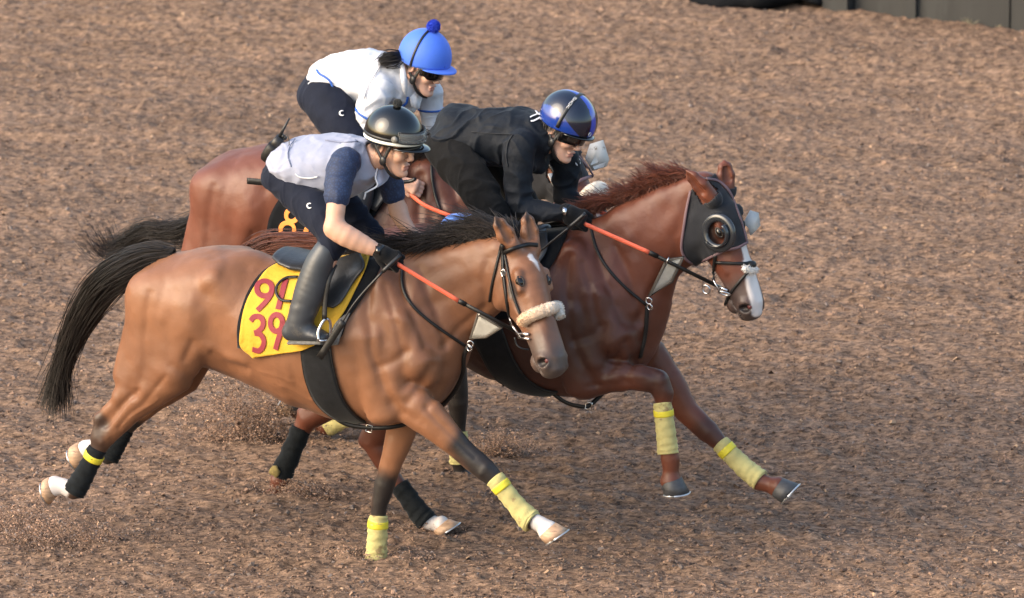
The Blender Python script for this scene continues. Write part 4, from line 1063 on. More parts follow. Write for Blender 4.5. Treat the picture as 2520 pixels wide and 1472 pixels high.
digit(H, [([K(270, 848), K(300, 815), K(345, 815), K(372, 850), K(365, 900), K(325, 940), K(300, 948)], 0), ([K(305, 948), K(350, 960), K(378, 1010), K(368, 1065), K(335, 1095), K(285, 1082)], 0)], .025, M_CRIMSON, cl, .0250)
digit(H, [([K(*q) for q in oval(482, 865, 50, 68, .1, 6.6, 22)], 0), ([K(532, 855), K(520, 930), K(497, 1000), K(474, 1085)], 0)], .025, M_CRIMSON, cl, .0250)
sd = saddle(H, [(692, 622, .020, .10), (712, 630, .024, .135), (742, 640, .028, .15), (785, 648, .034, .135), (830, 645, .040, .10), (866, 634, .042, .07), (892, 618, .032, .045)], 'black leather exercise saddle on the yellow number cloth',
            flap=([(828, 640), (806, 688), (794, 728), (787, 752)], [(885, 622), (899, 655), (872, 692), (842, 742), (820, 758)]))
strap(H, [(733, 681), (704, 683), (683, 700), (680, 722), (692, 738), (718, 741)], .013, .004, M_LEATHER, 'cantle_loop', sd, off=.030, n=26)
m = MB(); q = bez([P(824, 650, .30), P(808, 690, .345), P(800, 740, .36), P(798, 786, .375)], 12); m.loft(q, .012, .004, (0, 1, 0), 8); m.build('stirrup_leather', M_LEATHER, sd)
m = MB(); q = bez([P(784, 838, .41), P(783, 815, .40), P(798, 787, .375), P(812, 792, .35), P(812, 836, .35)], 20); m.tube(q, .007, 8); m.loft([q[0], q[-1]], .006, .018, (1, 0, 0), 8); m.build('stirrup_iron', M_STEEL, sd)
horse_girth(H, [(741, 850), (745, 890), (751, 925), (759, 950), (773, 981), (798, 1010), (836, 1034), (868, 1042)], [(812, 850), (818, 892), (826, 925), (832, 948), (845, 980), (864, 1008), (886, 1028), (900, 1036)],
            'wide dark grey elastic girth round the near light bay horse', [(808, 1016, .12), (850, 1043, .11), (902, 1052, .10), (952, 1052, .09), (1000, 1042, .04), (1030, 1020, 0)], (908, 1054, .10))
br = thing('bridle', f1.mat(), 'black bridle with cream sheepskin noseband on the near horse', 'bridle')
strap(H, [(1237, 622), (1256, 614), (1276, 607), (1300, 601), (1322, 603)], .019, .006, M_LEATHER, 'browband', br, off=.004)
strap(H, [(1234, 600), (1222, 650), (1211, 698), (1204, 742)], .012, .005, M_LEATHER, 'throatlash', br, off=.003)
ck = strap(H, [(1236, 602), (1237, 640), (1238, 670), (1244, 719), (1250, 763), (1257, 791), (1262, 812)], .016, .006, M_LEATHER, 'cheekpiece', br, off=.004)
strap(H, [(1238, 612), (1244, 640), (1252, 680), (1264, 732), (1280, 775)], .012, .005, M_LEATHER, 'noseband_strap', br, off=.003)
for u, v in ((1238, 671), (1256, 790)):
    c, n_ = hit(H, [(u, v)], .012); buckle(H, c[0], n_[0], h1.hf[1], .011, ck)
g = h1.g
nb = list(hit(H, [(1284, 800), (1288, 788), (1300, 779), (1318, 771), (1338, 764), (1356, 758), (1370, 756)], .016)[0]); nb += [nb[-1]*.5 + (g(.36, .05, .03))*.5, g(.375, .085, -.01)]
fleece('sheepskin_noseband', nb, .0265, M_FLEECE, br, 5, c0=(.66, .62, .56), c1=(.64, .42, .25), lat=h1.hf[1])
c, n_ = hit(H, [(1270, 815), (1300, 822), (1302, 834)], .012); bn = n_[0]
bit = MB(); bit.tube(ring(c[0], .034, bn, 20), .005, 8, closed=True); bit.tube([c[0] + h1.hf[1]*.01, c[1]], .007, 8); bit.tube([c[0] + h1.hf[1]*.03, c[2]], .0055, 8); bit.build('bit', M_STEEL, br)
m = MB(); m.tube(free(H, [(1266, 830, .32), (1271, 848, .32), (1283, 857, .32), (1301, 860, .30)], 12), .004, 6); m.build('lip_strap', M_LEATHER, br)
handL1 = P(972, 646, .30); bitP1 = c[0]
reins(H, handL1, P(1128, 740, .235), bitP1, P(1018, 590, -.10), g(.40, .09, -.10), br)
ma = thing('martingale', f1.mat(), 'black neck strap with grey canvas bib under the neck of the near horse', 'martingale')
strap(H, [(990, 650), (988, 690), (998, 728), (1024, 762), (1060, 793), (1105, 825), (1146, 852)], .014, .005, M_LEATHER, 'neck_strap', ma, off=.003, n=30)
def bib(H, a, b, c, d, parent):
    X = [H.fr.p(*q) for q in (a, b, c, d)]; G = np.array([[X[0]*(1-t) + X[1]*t for t in np.linspace(0, 1, 6)], [X[3]*(1-t) + X[2]*t for t in np.linspace(0, 1, 6)]])
    G = np.array([G[0]*(1-s_) + G[1]*s_ for s_ in np.linspace(0, 1, 5)]); N = np.tile(np.array((0, -1.0, 0)), (5, 6, 1))
    m = MB(); m.grid(G[::-1], .005, N); o = m.build('bib', M_BIB, parent)
    m = MB(); m.tube(X, .0085, 8, closed=True); m.build('bib_binding', M_BIBEDGE, o); return X
X = bib(H, (1177, 772, .15), (1234, 806, .16), (1196, 828, .12), (1158, 832, .08), ma)
[MB().tube(ring(P(*c_), r_, a_), .0035, 6, closed=True).build('ring', M_STEEL, ma) for c_, r_, a_ in (((1157, 846, .08), .014, (0, 1, 0)), ((1154, 856, .08), .015, (.4, 1, .2)), ((1180, 772, .17), .016, (1, .2, -.5)))]
m = MB(); m.loft(free(H, [(1150, 852, .07), (1141, 880, .06), (1139, 915, .03), (1124, 952, 0), (1100, 985, -.02), (1060, 1020, -.02)], 20), .010, .005, (0, 1, 0), 8); m.build('breast_strap', M_LEATHER, ma)

# ---- middle horse
H = h2; P = f2.p; g = h2.g; poll, ex, ey, ez = h2.hf
def hood(H, label, eye_r, poly, eye):
    """close-fitting eye hood cut from the head's own surface inside an outline"""
    poll, ex, ey, ez = H.hf; me = H.body.data; n = len(me.vertices); V = np.empty(n*3, np.float32); me.vertices.foreach_get('co', V); V = V.reshape(-1, 3)
    nf = len(me.polygons); Q = np.empty(nf*4, np.int32); me.loops.foreach_get('vertex_index', Q); Q = Q.reshape(-1, 4)
    L = V - poll; x, y, z = L @ ex, L @ ey, L @ ez
    M_ = poll + x[:, None]*ex - np.abs(y)[:, None]*ey + z[:, None]*ez; px = proj(H.fr, M_.astype(float))
    keep = in_poly(px, poly) & (x > -.12) & (x < .45) & (np.abs(y) < .17) & (z > -.32) & (z < .09)
    keep &= np.linalg.norm(px - np.array(eye), axis=1) > eye_r
    for tip, b, fc in H.ears:
        a = unit(tip-b); r = V - b; t = r @ a; d = np.linalg.norm(r - t[:, None]*a, axis=1); keep &= ~((d < .050) & (t > -.006))
    fk = keep[Q].all(1); Qk = Q[fk]; used = np.unique(Qk); remap = np.full(n, -1); remap[used] = np.arange(len(used))
    Nn = H.F.grad(V[used]); Vi = V[used] + Nn*.002; Vo = V[used] + Nn*.009; m_ = len(used); q = remap[Qk]
    e = np.concatenate([q[:, [0, 1]], q[:, [1, 2]], q[:, [2, 3]], q[:, [3, 0]]]); key = np.sort(e, 1); _, idx, cnt = np.unique(key, axis=0, return_index=True, return_counts=True)
    be = e[idx[cnt == 1]]
    F4 = np.concatenate([q + m_, q[:, ::-1], np.stack([be[:, 0], be[:, 1], be[:, 1]+m_, be[:, 0]+m_], 1)])
    t = thing('eye_hood', H.fr.mat(), label, 'hood'); obj('hood_cloth', raw_mesh('hood_cloth', np.concatenate([Vi, Vo]), F4), M_HOOD, t)
    return t
HP2 = [(1698, 470), (1712, 452), (1735, 436), (1760, 432), (1810, 450), (1850, 560), (1850, 600), (1820, 608), (1782, 617), (1745, 634), (1712, 652), (1690, 640), (1675, 612), (1682, 560), (1690, 510)]
hd = hood(h2, 'charcoal eye hood with mauve edging and a round blinker on the middle horse', 26, HP2, (1769, 572))
for uv in ([(1838, 596), (1815, 609), (1782, 617), (1745, 634), (1712, 652)], [(1712, 652), (1690, 640), (1676, 612), (1682, 560), (1690, 510), (1699, 470)], [(1738, 440), (1768, 446), (1795, 472), (1814, 520), (1828, 560), (1836, 594)]):
    strap(H, uv, .013, .005, M_PIPING, 'piping', hd, off=.007, n=30)
c, n_ = hit(H, [(1769, 572)], .0); ec = c[0]; en = unit(n_[0]*.5 - ey*.8); ea = unit(ex - en*(ex @ en)); eb = np.cross(en, ea)
an = np.linspace(0, 2*math.pi, 36, endpoint=False)
rg = [ec + (ea*math.cos(a) + eb*math.sin(a))*.070 + en*(.008 + .006*math.cos(a - .6)) for a in an]
m = MB(); m.loft(rg, [.020]*36, [.013]*36, np.tile(en, (36, 1)), 12, closed=True); m.build('blinker_rim', M_CUP, hd)
G = np.array([[ec + (ea*math.cos(a) + eb*math.sin(a))*r + en*hh for r, hh in ((.062, .014), (.066, .030), (.062, .042), (.054, .050))] for a in np.linspace(-1.3, 2.0, 18)])
m = MB(); m.grid(G, .003, np.tile(en, (18, 4, 1))); m.build('blinker_cup', M_CUP, hd)
X = [P(1828, 548, -.12), P(1845, 517, -.17), P(1866, 524, -.19), P(1870, 556, -.20), P(1846, 580, -.13)]
G = np.array([[X[0], X[1]], [(X[0]+X[4])/2 + ez*.01, X[2]], [X[4], X[3]]]); m = MB(); m.grid(G, .003, np.tile(unit(ez - ey*.5), (3, 2, 1))); m.build('blinker_cup', M_CUPW, hd)

br = thing('bridle', f2.mat(), 'black bridle with crossed noseband and steel bit on the hooded middle horse', 'bridle')
strap(H, [(1762, 646), (1785, 647), (1810, 648), (1834, 648), (1846, 645)], .015, .006, M_LEATHER, 'noseband_strap', br, off=.004)
strap(H, [(1848, 660), (1830, 680), (1808, 706), (1792, 730), (1784, 750)], .013, .006, M_LEATHER, 'noseband_strap', br, off=.004)
strap(H, [(1760, 628), (1757, 655), (1756, 675), (1762, 698)], .016, .006, M_LEATHER, 'cheekpiece', br, off=.004)
c, n_ = hit(H, [(1848, 652), (1762, 702), (1790, 715)], .008)
m = MB(); m.ball(c[0], (.020, .028, .024), 10, 8, (ex, ey, ez)); m.build('noseband_knot', M_LEATHER, br)
fleece('nose_fleece', [g(.40, -.055, .005), g(.425, -.02, .018), g(.43, .02, .018)], .013, M_FLEECE, br, 6, n=500, c0=(.72, .70, .68), c1=(.72, .70, .68), lat=ex, tuft=.007)
m = MB(); m.tube(ring(c[1], .034, n_[1], 20), .005, 8, closed=True); m.tube([c[1], c[2]], .007, 8); m.tube(ring(P(1737, 712, .13), .020, (.2, 1, .1), 14), .004, 8, closed=True); m.tube(ring(P(1782, 722, .13), .028, (.1, .6, 1), 16), .004, 8, closed=True); m.build('bit', M_STEEL, br)
handL2 = P(1432, 548, .24); bitP2 = c[1]
reins(H, handL2, P(1597, 621, .20), bitP2, P(1440, 505, -.12), g(.42, .08, -.11), br)
ma = thing('martingale', f2.mat(), 'black neck strap with grey canvas bib under the neck of the chestnut horse', 'martingale')
strap(H, [(1452, 550), (1460, 590), (1474, 628), (1500, 667), (1540, 709), (1592, 752)], .014, .005, M_LEATHER, 'neck_strap', ma, off=.003, n=30)
bib(H, (1641, 640, .15), (1680, 632, .14), (1652, 692, .12), (1598, 728, .12), ma)
[MB().tube(ring(P(*c_), r_, a_), .0035, 6, closed=True).build('ring', M_STEEL, ma) for c_, r_, a_ in (((1596, 740, .13), .014, (0, 1, 0)), ((1598, 755, .13), .015, (.4, 1, .2)), ((1642, 640, .17), .016, (1, .2, -.5)))]
strap(H, [(1592, 752), (1590, 790), (1586, 830), (1574, 880)], .020, .006, M_LEATHER, 'breast_strap', ma, off=.004)
horse_girth(H, [(1150, 790), (1168, 840), (1186, 873), (1206, 911), (1238, 944), (1290, 964), (1330, 970), (1355, 970)], [(1222, 780), (1240, 822), (1252, 856), (1268, 890), (1296, 930), (1330, 952), (1352, 960), (1372, 962)],
            'wide dark grey elastic girth round the dark chestnut horse', [(1352, 962, .10), (1392, 990, .10), (1430, 1000, .10), (1450, 997, .09), (1475, 975, .05), (1500, 950, 0)], (1448, 998, .10))
sp2 = thing('saddle_pad', f2.mat(), 'black saddle pad under the middle rider on the chestnut horse', 'saddle pad')
patch(H, [(1165, 585), (1140, 640), (1120, 700), (1108, 770), (1110, 800)], [(1400, 560), (1376, 620), (1340, 680), (1305, 730), (1280, 780)], .006, .007, M_BLACKCLOTH, 'pad_cloth', sp2, 22, 20, mirror=True)
saddle(H, [(1118, 553, .020, .10), (1145, 556, .022, .14), (1200, 578, .026, .13), (1270, 590, .034, .09), (1340, 570, .034, .06)], 'black saddle with blue fleece seat cover on the chestnut horse',
       flap=([(1265, 590), (1250, 640), (1240, 690)], [(1345, 565), (1345, 620), (1290, 690)]))
m = MB(); q = bez([P(1098, 543, .04), P(1120, 536, .05), P(1150, 537, .06), P(1182, 546, .07)], 12); m.loft(q, [.012, .02, .022, .02, .02, .02, .02, .02, .02, .02, .02, .016], [.05]*12, (0, 1, 0), 14)
for o in list(bpy.data.objects):
    if o.name.startswith('saddle') and o.get('label', '').startswith('black saddle with blue'):
        m.build('fleece_cover', M_BLUEFLEECE, o)
# ---- back horse
H = h3; P = f3.p; g = h3.g; poll, ex, ey, ez = h3.hf
cl3 = thing('saddlecloth', f3.mat(), 'black number cloth with orange figures on the horse at the back', 'saddlecloth')
patch(H, [(762, 408), (728, 440), (690, 485), (664, 530), (655, 580), (660, 620)], [(1000, 372), (985, 420), (960, 470), (930, 520), (890, 570), (850, 615)], .008, .006, M_BLACKCLOTH, 'cloth', cl3, 24, 22, mirror=True)
digit(H, [(oval(707, 565, 17, 17, .1, 6.6, 20, .3), 0), (oval(718, 530, 14, 15, .1, 6.6, 20, .3), 0)], .022, M_ORANGE, cl3, .016)
digit(H, [([(772, 515), (760, 548), (748, 582)], 0)], .024, M_ORANGE, cl3, .016)
saddle(H, [(780, 398, .022, .12), (808, 402, .020, .145), (850, 412, .026, .13), (900, 410, .034, .10), (945, 398, .036, .07), (975, 382, .03, .045)], 'black saddle almost hidden behind the front rider',
       flap=([(905, 400), (890, 450), (880, 500)], [(975, 380), (985, 430), (925, 520)]))
HP3 = [(1280, 345), (1292, 318), (1318, 306), (1345, 306), (1395, 325), (1470, 430), (1470, 440), (1425, 445), (1392, 468), (1352, 520), (1325, 512), (1306, 500), (1285, 470), (1278, 400)]
hd = hood(h3, 'dark eye hood with mauve edging and white blinkers behind the middle rider', 24, HP3, (1371, 428))
for uv in ([(1458, 432), (1425, 445), (1392, 468), (1352, 518)], [(1352, 518), (1320, 508), (1300, 470), (1284, 400)], [(1322, 318), (1362, 330), (1400, 362), (1436, 400), (1458, 430)]):
    strap(H, uv, .016, .005, M_PIPING, 'piping', hd, off=.007, n=26)
X = [P(1440, 390, -.08), P(1452, 354, -.14), P(1484, 344, -.18), P(1499, 392, -.20), P(1492, 410, -.18), P(1458, 420, -.09)]
G = np.array([[X[0], X[1]], [(X[0]+X[5])/2, X[2]], [(X[0]+2*X[5])/3, X[3]], [X[5], X[4]]]); m = MB(); m.grid(G, .004, np.tile(unit(ez*.3 - ey), (4, 2, 1))); m.build('blinker_cup', M_CUPG, hd)
X = [g(.19, -.115, -.02), g(.19, -.17, .00), g(.25, -.165, -.02), g(.25, -.115, -.04)]
m = MB(); m.grid(np.array([[X[0], X[1]], [X[3], X[2]]]), .004, np.tile(ez, (2, 2, 1))); m.build('blinker_cup', M_CUPG, hd)
br = thing('bridle', f3.mat(), 'bridle with thick white sheepskin noseband on the horse at the back', 'bridle')
nb = [g(.405, -.088, -.11), g(.39, -.09, -.06), g(.375, -.078, -.005), g(.36, -.038, .042), g(.36, .008, .052), g(.37, .05, .035), g(.395, .085, -.02)]
fleece('sheepskin_noseband', nb, .033, M_FLEECE, br, 8, n=3000, c0=(.72, .70, .66), c1=(.66, .55, .40), lat=ex)
strap(H, [(1345, 395), (1372, 440), (1392, 490), (1402, 520)], .014, .006, M_LEATHER, 'cheekpiece', br, off=.012)
handL3 = P(1010, 478, .26); bitP3 = g(.44, -.08, -.12)
p = bez([handL3, P(1045, 505, .27), P(1110, 532, .26), P(1180, 560, .24)], 18); m = MB(); m.loft(p, .0105, .005, (0, 1, 0), 8); r = m.build('rein', M_RUBBER_O, br)
m = MB(); m.loft([p[-1], (p[-1]+bitP3)/2, bitP3], .0095, .0045, (0, 1, 0), 8); m.build('rein_leather', M_LEATHER, r)
ma = thing('martingale', f3.mat(), 'worn leather neck strap on the horse at the back', 'martingale')
strap(H, [(1062, 385), (1062, 430), (1068, 470), (1080, 510), (1100, 550), (1140, 590)], .014, .005, M_LEATHER, 'neck_strap', ma, off=.003, n=24)

# ------------------------------------------------------------------ riders
M_SKIN = mat('skin', attr=True, rough=0.5, spec=.4, noise=.06, nscale=40, sub=.12, bump=.12, bscale=300, bdist=.001)
M_HAIR = mat('dark_hair', (0.012, 0.009, 0.008), rough=.45)
M_EYEW = mat('eye_white', (0.55, 0.52, 0.50), rough=.2); M_IRIS = mat('dark_iris', (0.012, 0.008, 0.006), rough=.08)
M_VEST = mat('pale_lavender_mesh', (0.305, 0.325, 0.415), rough=.85, spec=.2, noise=.06, nscale=30, bump=.5, bscale=26, bdist=.007, sheen=.1)
M_VESTSEAM = mat('white_zip', (0.68, 0.68, 0.70), rough=.6)
M_NAVYP = mat('navy_patterned_jersey', (0.020, 0.045, 0.135), rough=.7, sheen=.1)
M_NAVY = mat('navy_breeches', (0.0075, 0.0105, 0.022), rough=.85, spec=.2, noise=.2, nscale=12, sheen=.05, bump=.5, bscale=20, bdist=.010)
M_BOOT = mat('black_rubber_boot', (0.034, 0.039, 0.047), rough=.42, spec=.55, noise=.3, nscale=7, bump=.25, bscale=10, bdist=.012, dirt=((.075, .07, .065, 1), 9, .62))
M_SOLE = mat('muddy_sole', (0.13, 0.125, 0.115), rough=.9, noise=.4, nscale=40, bump=.6, bscale=80)
M_GLOVE = mat('black_glove', (0.007, 0.007, 0.008), rough=.85, spec=.2, noise=.2, nscale=50, sheen=.1)
M_BLACKP = mat('faded_black_trousers', (0.0085, 0.0085, 0.009), rough=.92, spec=.15, noise=.25, nscale=14, sheen=.04, bump=.6, bscale=20, bdist=.014)
M_BLACKS = mat('black_jersey', (0.0045, 0.0072, 0.0125), rough=.7, spec=.25, noise=.2, nscale=10, sheen=.04, bump=.6, bscale=18, bdist=.014)
M_WHITE = mat('white_polo', (0.58, 0.59, 0.63), rough=.75, noise=.04, nscale=20, bump=.6, bscale=16, bdist=.014, sheen=.1, dirt=((.16, .12, .09, 1), 26, .685))
M_WHITE2 = mat('white_undersleeve', (0.60, 0.62, 0.66), rough=.6, noise=.04, nscale=20, bump=.25, bscale=40)
M_TRIM = mat('royal_blue_trim', (0.02, 0.10, 0.42), rough=.6)
M_HELM_K = mat('glossy_black_helmet', (0.003, 0.0035, 0.004), rough=.12, spec=.5, coat=.35)
M_HELM_B = mat('blue_silk_cover', (0.050, 0.150, 0.66), rough=.62, noise=.05, nscale=9, bump=.15, bscale=18, bdist=.01, sheen=.15, dirt=((.02, .03, .10, 1), 34, .67))
M_HELM_2 = mat('blue_black_gloss', attr=True, rough=.16, spec=.5, coat=.6)
M_REFL = mat('white_reflective_band', (0.72, 0.74, 0.68), rough=.45)
M_PLASTIC = mat('black_plastic', (0.012, 0.012, 0.013), rough=.4, noise=.2, nscale=60)
M_LENS = mat('dark_goggle_lens', (0.004, 0.004, 0.005), rough=.06, spec=.8, coat=.5)
M_CLEAR = mat('clear_goggle_lens', (0.8, 0.83, 0.82), rough=.04, trans=.92, spec=.6)
M_POMG = mat('grey_pompom', (0.055, 0.055, 0.052), rough=.95); M_POMB = mat('blue_pompom', (0.020, 0.055, 0.50), rough=.95)
M_GREYZIP = mat('grey_zip', (.16, .155, .14), rough=.5)
SKIN = (0.56, 0.325, 0.225); SKIN2 = (0.60, 0.36, 0.27)

def pattern_navy():
    nt = M_NAVYP.node_tree; b = nt.nodes['Principled BSDF']; L = nt.links.new
    tc = nt.nodes.new('ShaderNodeTexCoord'); vo = nt.nodes.new('ShaderNodeTexVoronoi'); vo.feature = 'DISTANCE_TO_EDGE'; vo.inputs['Scale'].default_value = 75; L(tc.outputs['Object'], vo.inputs['Vector'])
    cr = nt.nodes.new('ShaderNodeValToRGB'); e = cr.color_ramp.elements; e[0].position = .10; e[0].color = (.008, .018, .055, 1); e[1].position = .22; e[1].color = (.014, .032, .090, 1)
    L(vo.outputs['Distance'], cr.inputs[0]); L(cr.outputs[0], b.inputs['Base Color'])
pattern_navy()

def folds(amp, sc, sd, axis=None):
    """soft cloth folds: warped, stretched ridges"""
    def f(x, y, z):
        w = fbm(x*4 + sd, y*4, z*4, 2)*1.4
        a = vnoise(x*sc[0] + w + sd, y*sc[1] + w, z*sc[2] - w); b = vnoise(x*sc[0]*2.1 - w, y*sc[1]*2.1 + sd, z*sc[2]*2.1 + w)
        c_ = vnoise(x*sc[2]*1.3 + w*2, y*sc[1]*1.7 + sd, z*sc[0]*1.3 - w*2)
        return amp*(2.0*np.clip(1 - np.abs(a)*5, 0, 1)**1.5 + 1.2*np.clip(1 - np.abs(c_)*6, 0, 1)**1.5 + .8*b - .5)
    return f
def add_head(F, o, X, Y, Z, s=1.0):
    g = lambda x, y, z: o + (X*x + Y*y + Z*z)*s
    A = (X, Y, Z)
    F.ell(g(-.006, 0, .045), np.array((.098, .076, .090))*s, A, k=.02)
    F.seg(g(.040, 0, .030), g(.048, 0, -.082), .050*s, .064*s, .038*s, .044*s, lat=Y, k=.02)
    for sd in (1, -1):
        F.seg(g(-.004, .054*sd, -.040), g(.066, .018*sd, -.104), .024*s, .018*s, .020*s, .018*s, lat=Y, k=.02)
        F.ell(g(.070, .040*sd, -.022), np.array((.026, .024, .026))*s, A, k=.02)
        F.ell(g(.102, .0115*sd, -.036), np.array((.011, .0075, .0085))*s, A, k=.006)
        F.ell(g(-.012, .078*sd, -.002), np.array((.020, .008, .032))*s, (unit(X + Z*-.2), Y, Z), k=.008)
    F.ell(g(.082, 0, -.108), np.array((.019, .024, .018))*s, A, k=.012)
    F.seg(g(.082, -.034, .030), g(.082, .034, .030), .013*s, .013*s, .013*s, .013*s, lat=X, k=.015)
    F.seg(g(.090, 0, .018), g(.113, 0, -.030), .0085*s, .0085*s, .0125*s, .0115*s, lat=Y, k=.008)
    F.seg(g(.092, -.017, -.067), g(.092, .017, -.067), .008*s, .008*s, .008*s, .008*s, lat=X, k=.006)
    F.seg(g(.089, -.014, -.081), g(.089, .014, -.081), .008*s, .008*s, .008*s, .008*s, lat=X, k=.006)
    for sd in (1, -1):
        F.cut(Ell(g(.104, .033*sd, .008), np.array((.018, .017, .010))*s, A), .008)
        F.cut(Ell(g(-.004, .089*sd, .0), np.array((.010, .008, .017))*s, A), .005)
    F.cut(Prim(g(.100, -.021, -.0735), g(.100, .021, -.0735), .0025*s, .012*s, .0025*s, .012*s, X), .004)
    F.paint(Prim(g(.100, -.017, -.068), g(.100, .017, -.068), .007, .012, .007, .012, X), (.42, .17, .14), .006, .8)
    F.paint(Prim(g(.097, -.014, -.081), g(.097, .014, -.081), .007, .012, .007, .012, X), (.45, .18, .15), .006, .8)
    for sd in (1, -1):
        F.paint(Prim(g(.098, .018*sd, .034), g(.088, .048*sd, .034), .0055, .014, .004, .014, X), (.03, .02, .017), .005, 1.0)
        F.paint(Ell(g(.10, .033*sd, .008), np.array((.018, .018, .010))*s, A), (.40, .20, .14), .010, .5)
    F.paint(Prim(g(-.06, -.09, .02), g(-.06, .09, .02), .05, .06, .05, .06, X), (.02, .015, .013), .02)
    return g
def hand(F, w, d, pn, side, size=1.0, curl=1.0):
    """w wrist, d towards the knuckles, pn palm normal; four curled fingers and a thumb"""
    d = unit(d); pn = unit(pn - d*(np.asarray(pn) @ d)); s_ = np.cross(d, pn)*side
    F.seg(w, w + d*.075*size, .017*size, .026*size, .016*size, .038*size, lat=s_, k=.012)
    for i, (o, L) in enumerate(((.030, .92), (.010, 1.0), (-.010, .95), (-.029, .80))):
        a = w + (d*.080 + s_*o)*size; b = a + (d*(.028 - .016*curl) + pn*.030*curl + d*.01)*L*size; c = b + (-d*.026*curl + pn*.012 + d*.030*(1-curl))*L*size
        F.rod(a - d*.01, b, .0105*size, .0098*size, k=.004); F.rod(b, c, .0096*size, .0085*size, k=.004)
    a = w + (d*.020 + s_*.030 + pn*.008)*size; b = a + (d*.034 + s_*.014 + pn*.014)*size; c = b + (d*.026 - s_*.016 + pn*.012)*size
    F.rod(a, b, .013*size, .011*size, k=.006); F.rod(b, c, .0105*size, .009*size, k=.004)
def dome(name, g, rx, ry, rz, c, rim, mt, parent, n=48, m=22, colf=None, squash=2.0, th=.012):
    """helmet shell; rim(theta) = height of the lower edge in head units"""
    V = []; cols = []
    for i in range(m+1):
        for j in range(n):
            th_ = 2*math.pi*j/n; zr = rim(th_)
            pm = math.acos(max(-.98, min(.98, (zr - c[2])/rz))); ph = pm*i/m
            x, y, z = rx*math.sin(ph)*math.cos(th_), ry*math.sin(ph)*math.sin(th_), rz*math.cos(ph)
            V.append(g(c[0]+x, c[1]+y, c[2]+z))
            if colf: cols.append(colf(x, y, z, th_, ph))
    N0 = len(V)
    F = [(i*n+j, (i+1)*n+j, (i+1)*n+(j+1) % n, i*n+(j+1) % n) for i in range(1, m) for j in range(n)] + [(0, n+j, n+(j+1) % n) for j in range(n)]
    for j in range(n):                                     # rolled rim and inner lip
        th_ = 2*math.pi*j/n; zr = rim(th_); pm = math.acos(max(-.98, min(.98, (zr - c[2])/rz)))
        k = math.sin(pm); V.append(g(c[0]+(rx-th)*k*math.cos(th_), c[1]+(ry-th)*k*math.sin(th_), zr)); 
        if colf: cols.append((.01, .01, .01))
    for j in range(n):
        V.append(g(c[0]+(rx-th)*.9*math.cos(2*math.pi*j/n), c[1]+(ry-th)*.9*math.sin(2*math.pi*j/n), rim(2*math.pi*j/n)+.03))
        if colf: cols.append((.01, .01, .01))
    for j in range(n):
        F.append((m*n+j, N0+j, N0+(j+1) % n, m*n+(j+1) % n)); F.append((N0+j, N0+n+j, N0+n+(j+1) % n, N0+(j+1) % n))
    me = raw_mesh(name, V, F)
    if colf: set_col(me, np.array(cols, np.float32))
    return obj(name, me, mt, parent)
def dome_pt(g, rx, ry, rz, c, th_, z, off=1.0):
    k = math.sqrt(max(0, 1 - ((z-c[2])/rz)**2)); return g(c[0]+rx*off*k*math.cos(th_), c[1]+ry*off*k*math.sin(th_), z)
def peak(g, rx, ry, c, z0, L, drop, mt, parent, name='peak', half=1.05):
    G = []
    for a in np.linspace(-half, half, 17):
        row = []
        for t in np.linspace(0, 1, 5):
            e = math.cos(a/half*math.pi/2)**.6; row.append(g(c[0]+(rx*.94 + L*t*e)*math.cos(a), (ry*.94 + L*.55*t*e)*math.sin(a), z0 - drop*t*e - .018*(abs(a)/half)**2))
        G.append(row)
    G = np.array(G); m = MB(); m.grid(G, .005, np.tile(-(g(0, 0, 1)-g(0, 0, 0)), (17, 5, 1))); return m.build(name, mt, parent)
def pompom(c, r, mt, parent, seed):
    rng = np.random.default_rng(seed); m = MB(); m.ball(c, r*.82, 14, 10); o = m.build('pompom', mt, parent)
    d = rng.normal(0, 1, (900, 3)); d /= np.linalg.norm(d, axis=1)[:, None]; t = np.linspace(.72, 1.0, 3)[None, :, None]
    strands('yarn', c + d[:, None]*r*t*rng.uniform(.92, 1.08, (900, 1, 1)), .0016, mt, o); return o
def logo(H, F, u, v, s, parent, mt):
    """small curled horseshoe mark"""
    uv = [(u + s*math.cos(a), v + s*.9*math.sin(a)) for a in np.linspace(.9, 5.2, 14)]; X, N = hit(H, uv, .008, F)
    m = MB(); m.ribbon(X, N, [.004 + .004*math.sin(math.pi*i/13) for i in range(14)], .001); return m.build('logo', mt, parent)
def loftpx(H, pts, name, mt, parent, n=14, lat=(0, 1, 0)):
    q = bez([H.fr.p(*p[:3]) for p in pts], 4*len(pts)); t = np.linspace(0, 1, len(q)); b = np.linspace(0, 1, len(pts))
    m = MB(); m.loft(q, np.interp(t, b, [p[3] for p in pts]), np.interp(t, b, [p[4] for p in pts]), lat, n); return m.build(name, mt, parent)
def boot(H, shaft, foot, parent):
    """shaft: (u,v,n,h,w); foot: heel -> toe (u,v,n,h,w)"""
    F = Field(.006); p = H.fr.p
    F.chain(dense([(p(*q[:3]), q[3], q[4]) for q in shaft], 4), k=.02); F.chain(dense([(p(*q[:3]), q[3], q[4]) for q in foot], 3), k=.03)
    top = p(*shaft[0][:3]); ax = unit(top - p(*shaft[1][:3])); F.solve()
    b = from_field('boot', F, M_BOOT, parent, disp=lambda x, y, z: .010*np.clip(vnoise(x*9, y*9, z*30), -.2, 1)*np.clip(1 - np.abs(z - p(*shaft[-1][:3])[2] - .04)/.09, 0, 1))
    q = [p(a, v + 2 + (i == 0)*1, n) - np.array((0, 0, h*.92)) for i, (a, v, n, h, w) in enumerate(foot)]
    m = MB(); m.loft(bez(q, 14), .012, np.interp(np.linspace(0, 1, 14), np.linspace(0, 1, len(foot)), [f[4]*1.02 for f in foot]), (0, 1, 0), 12); m.build('sole', M_SOLE, b)
    return b
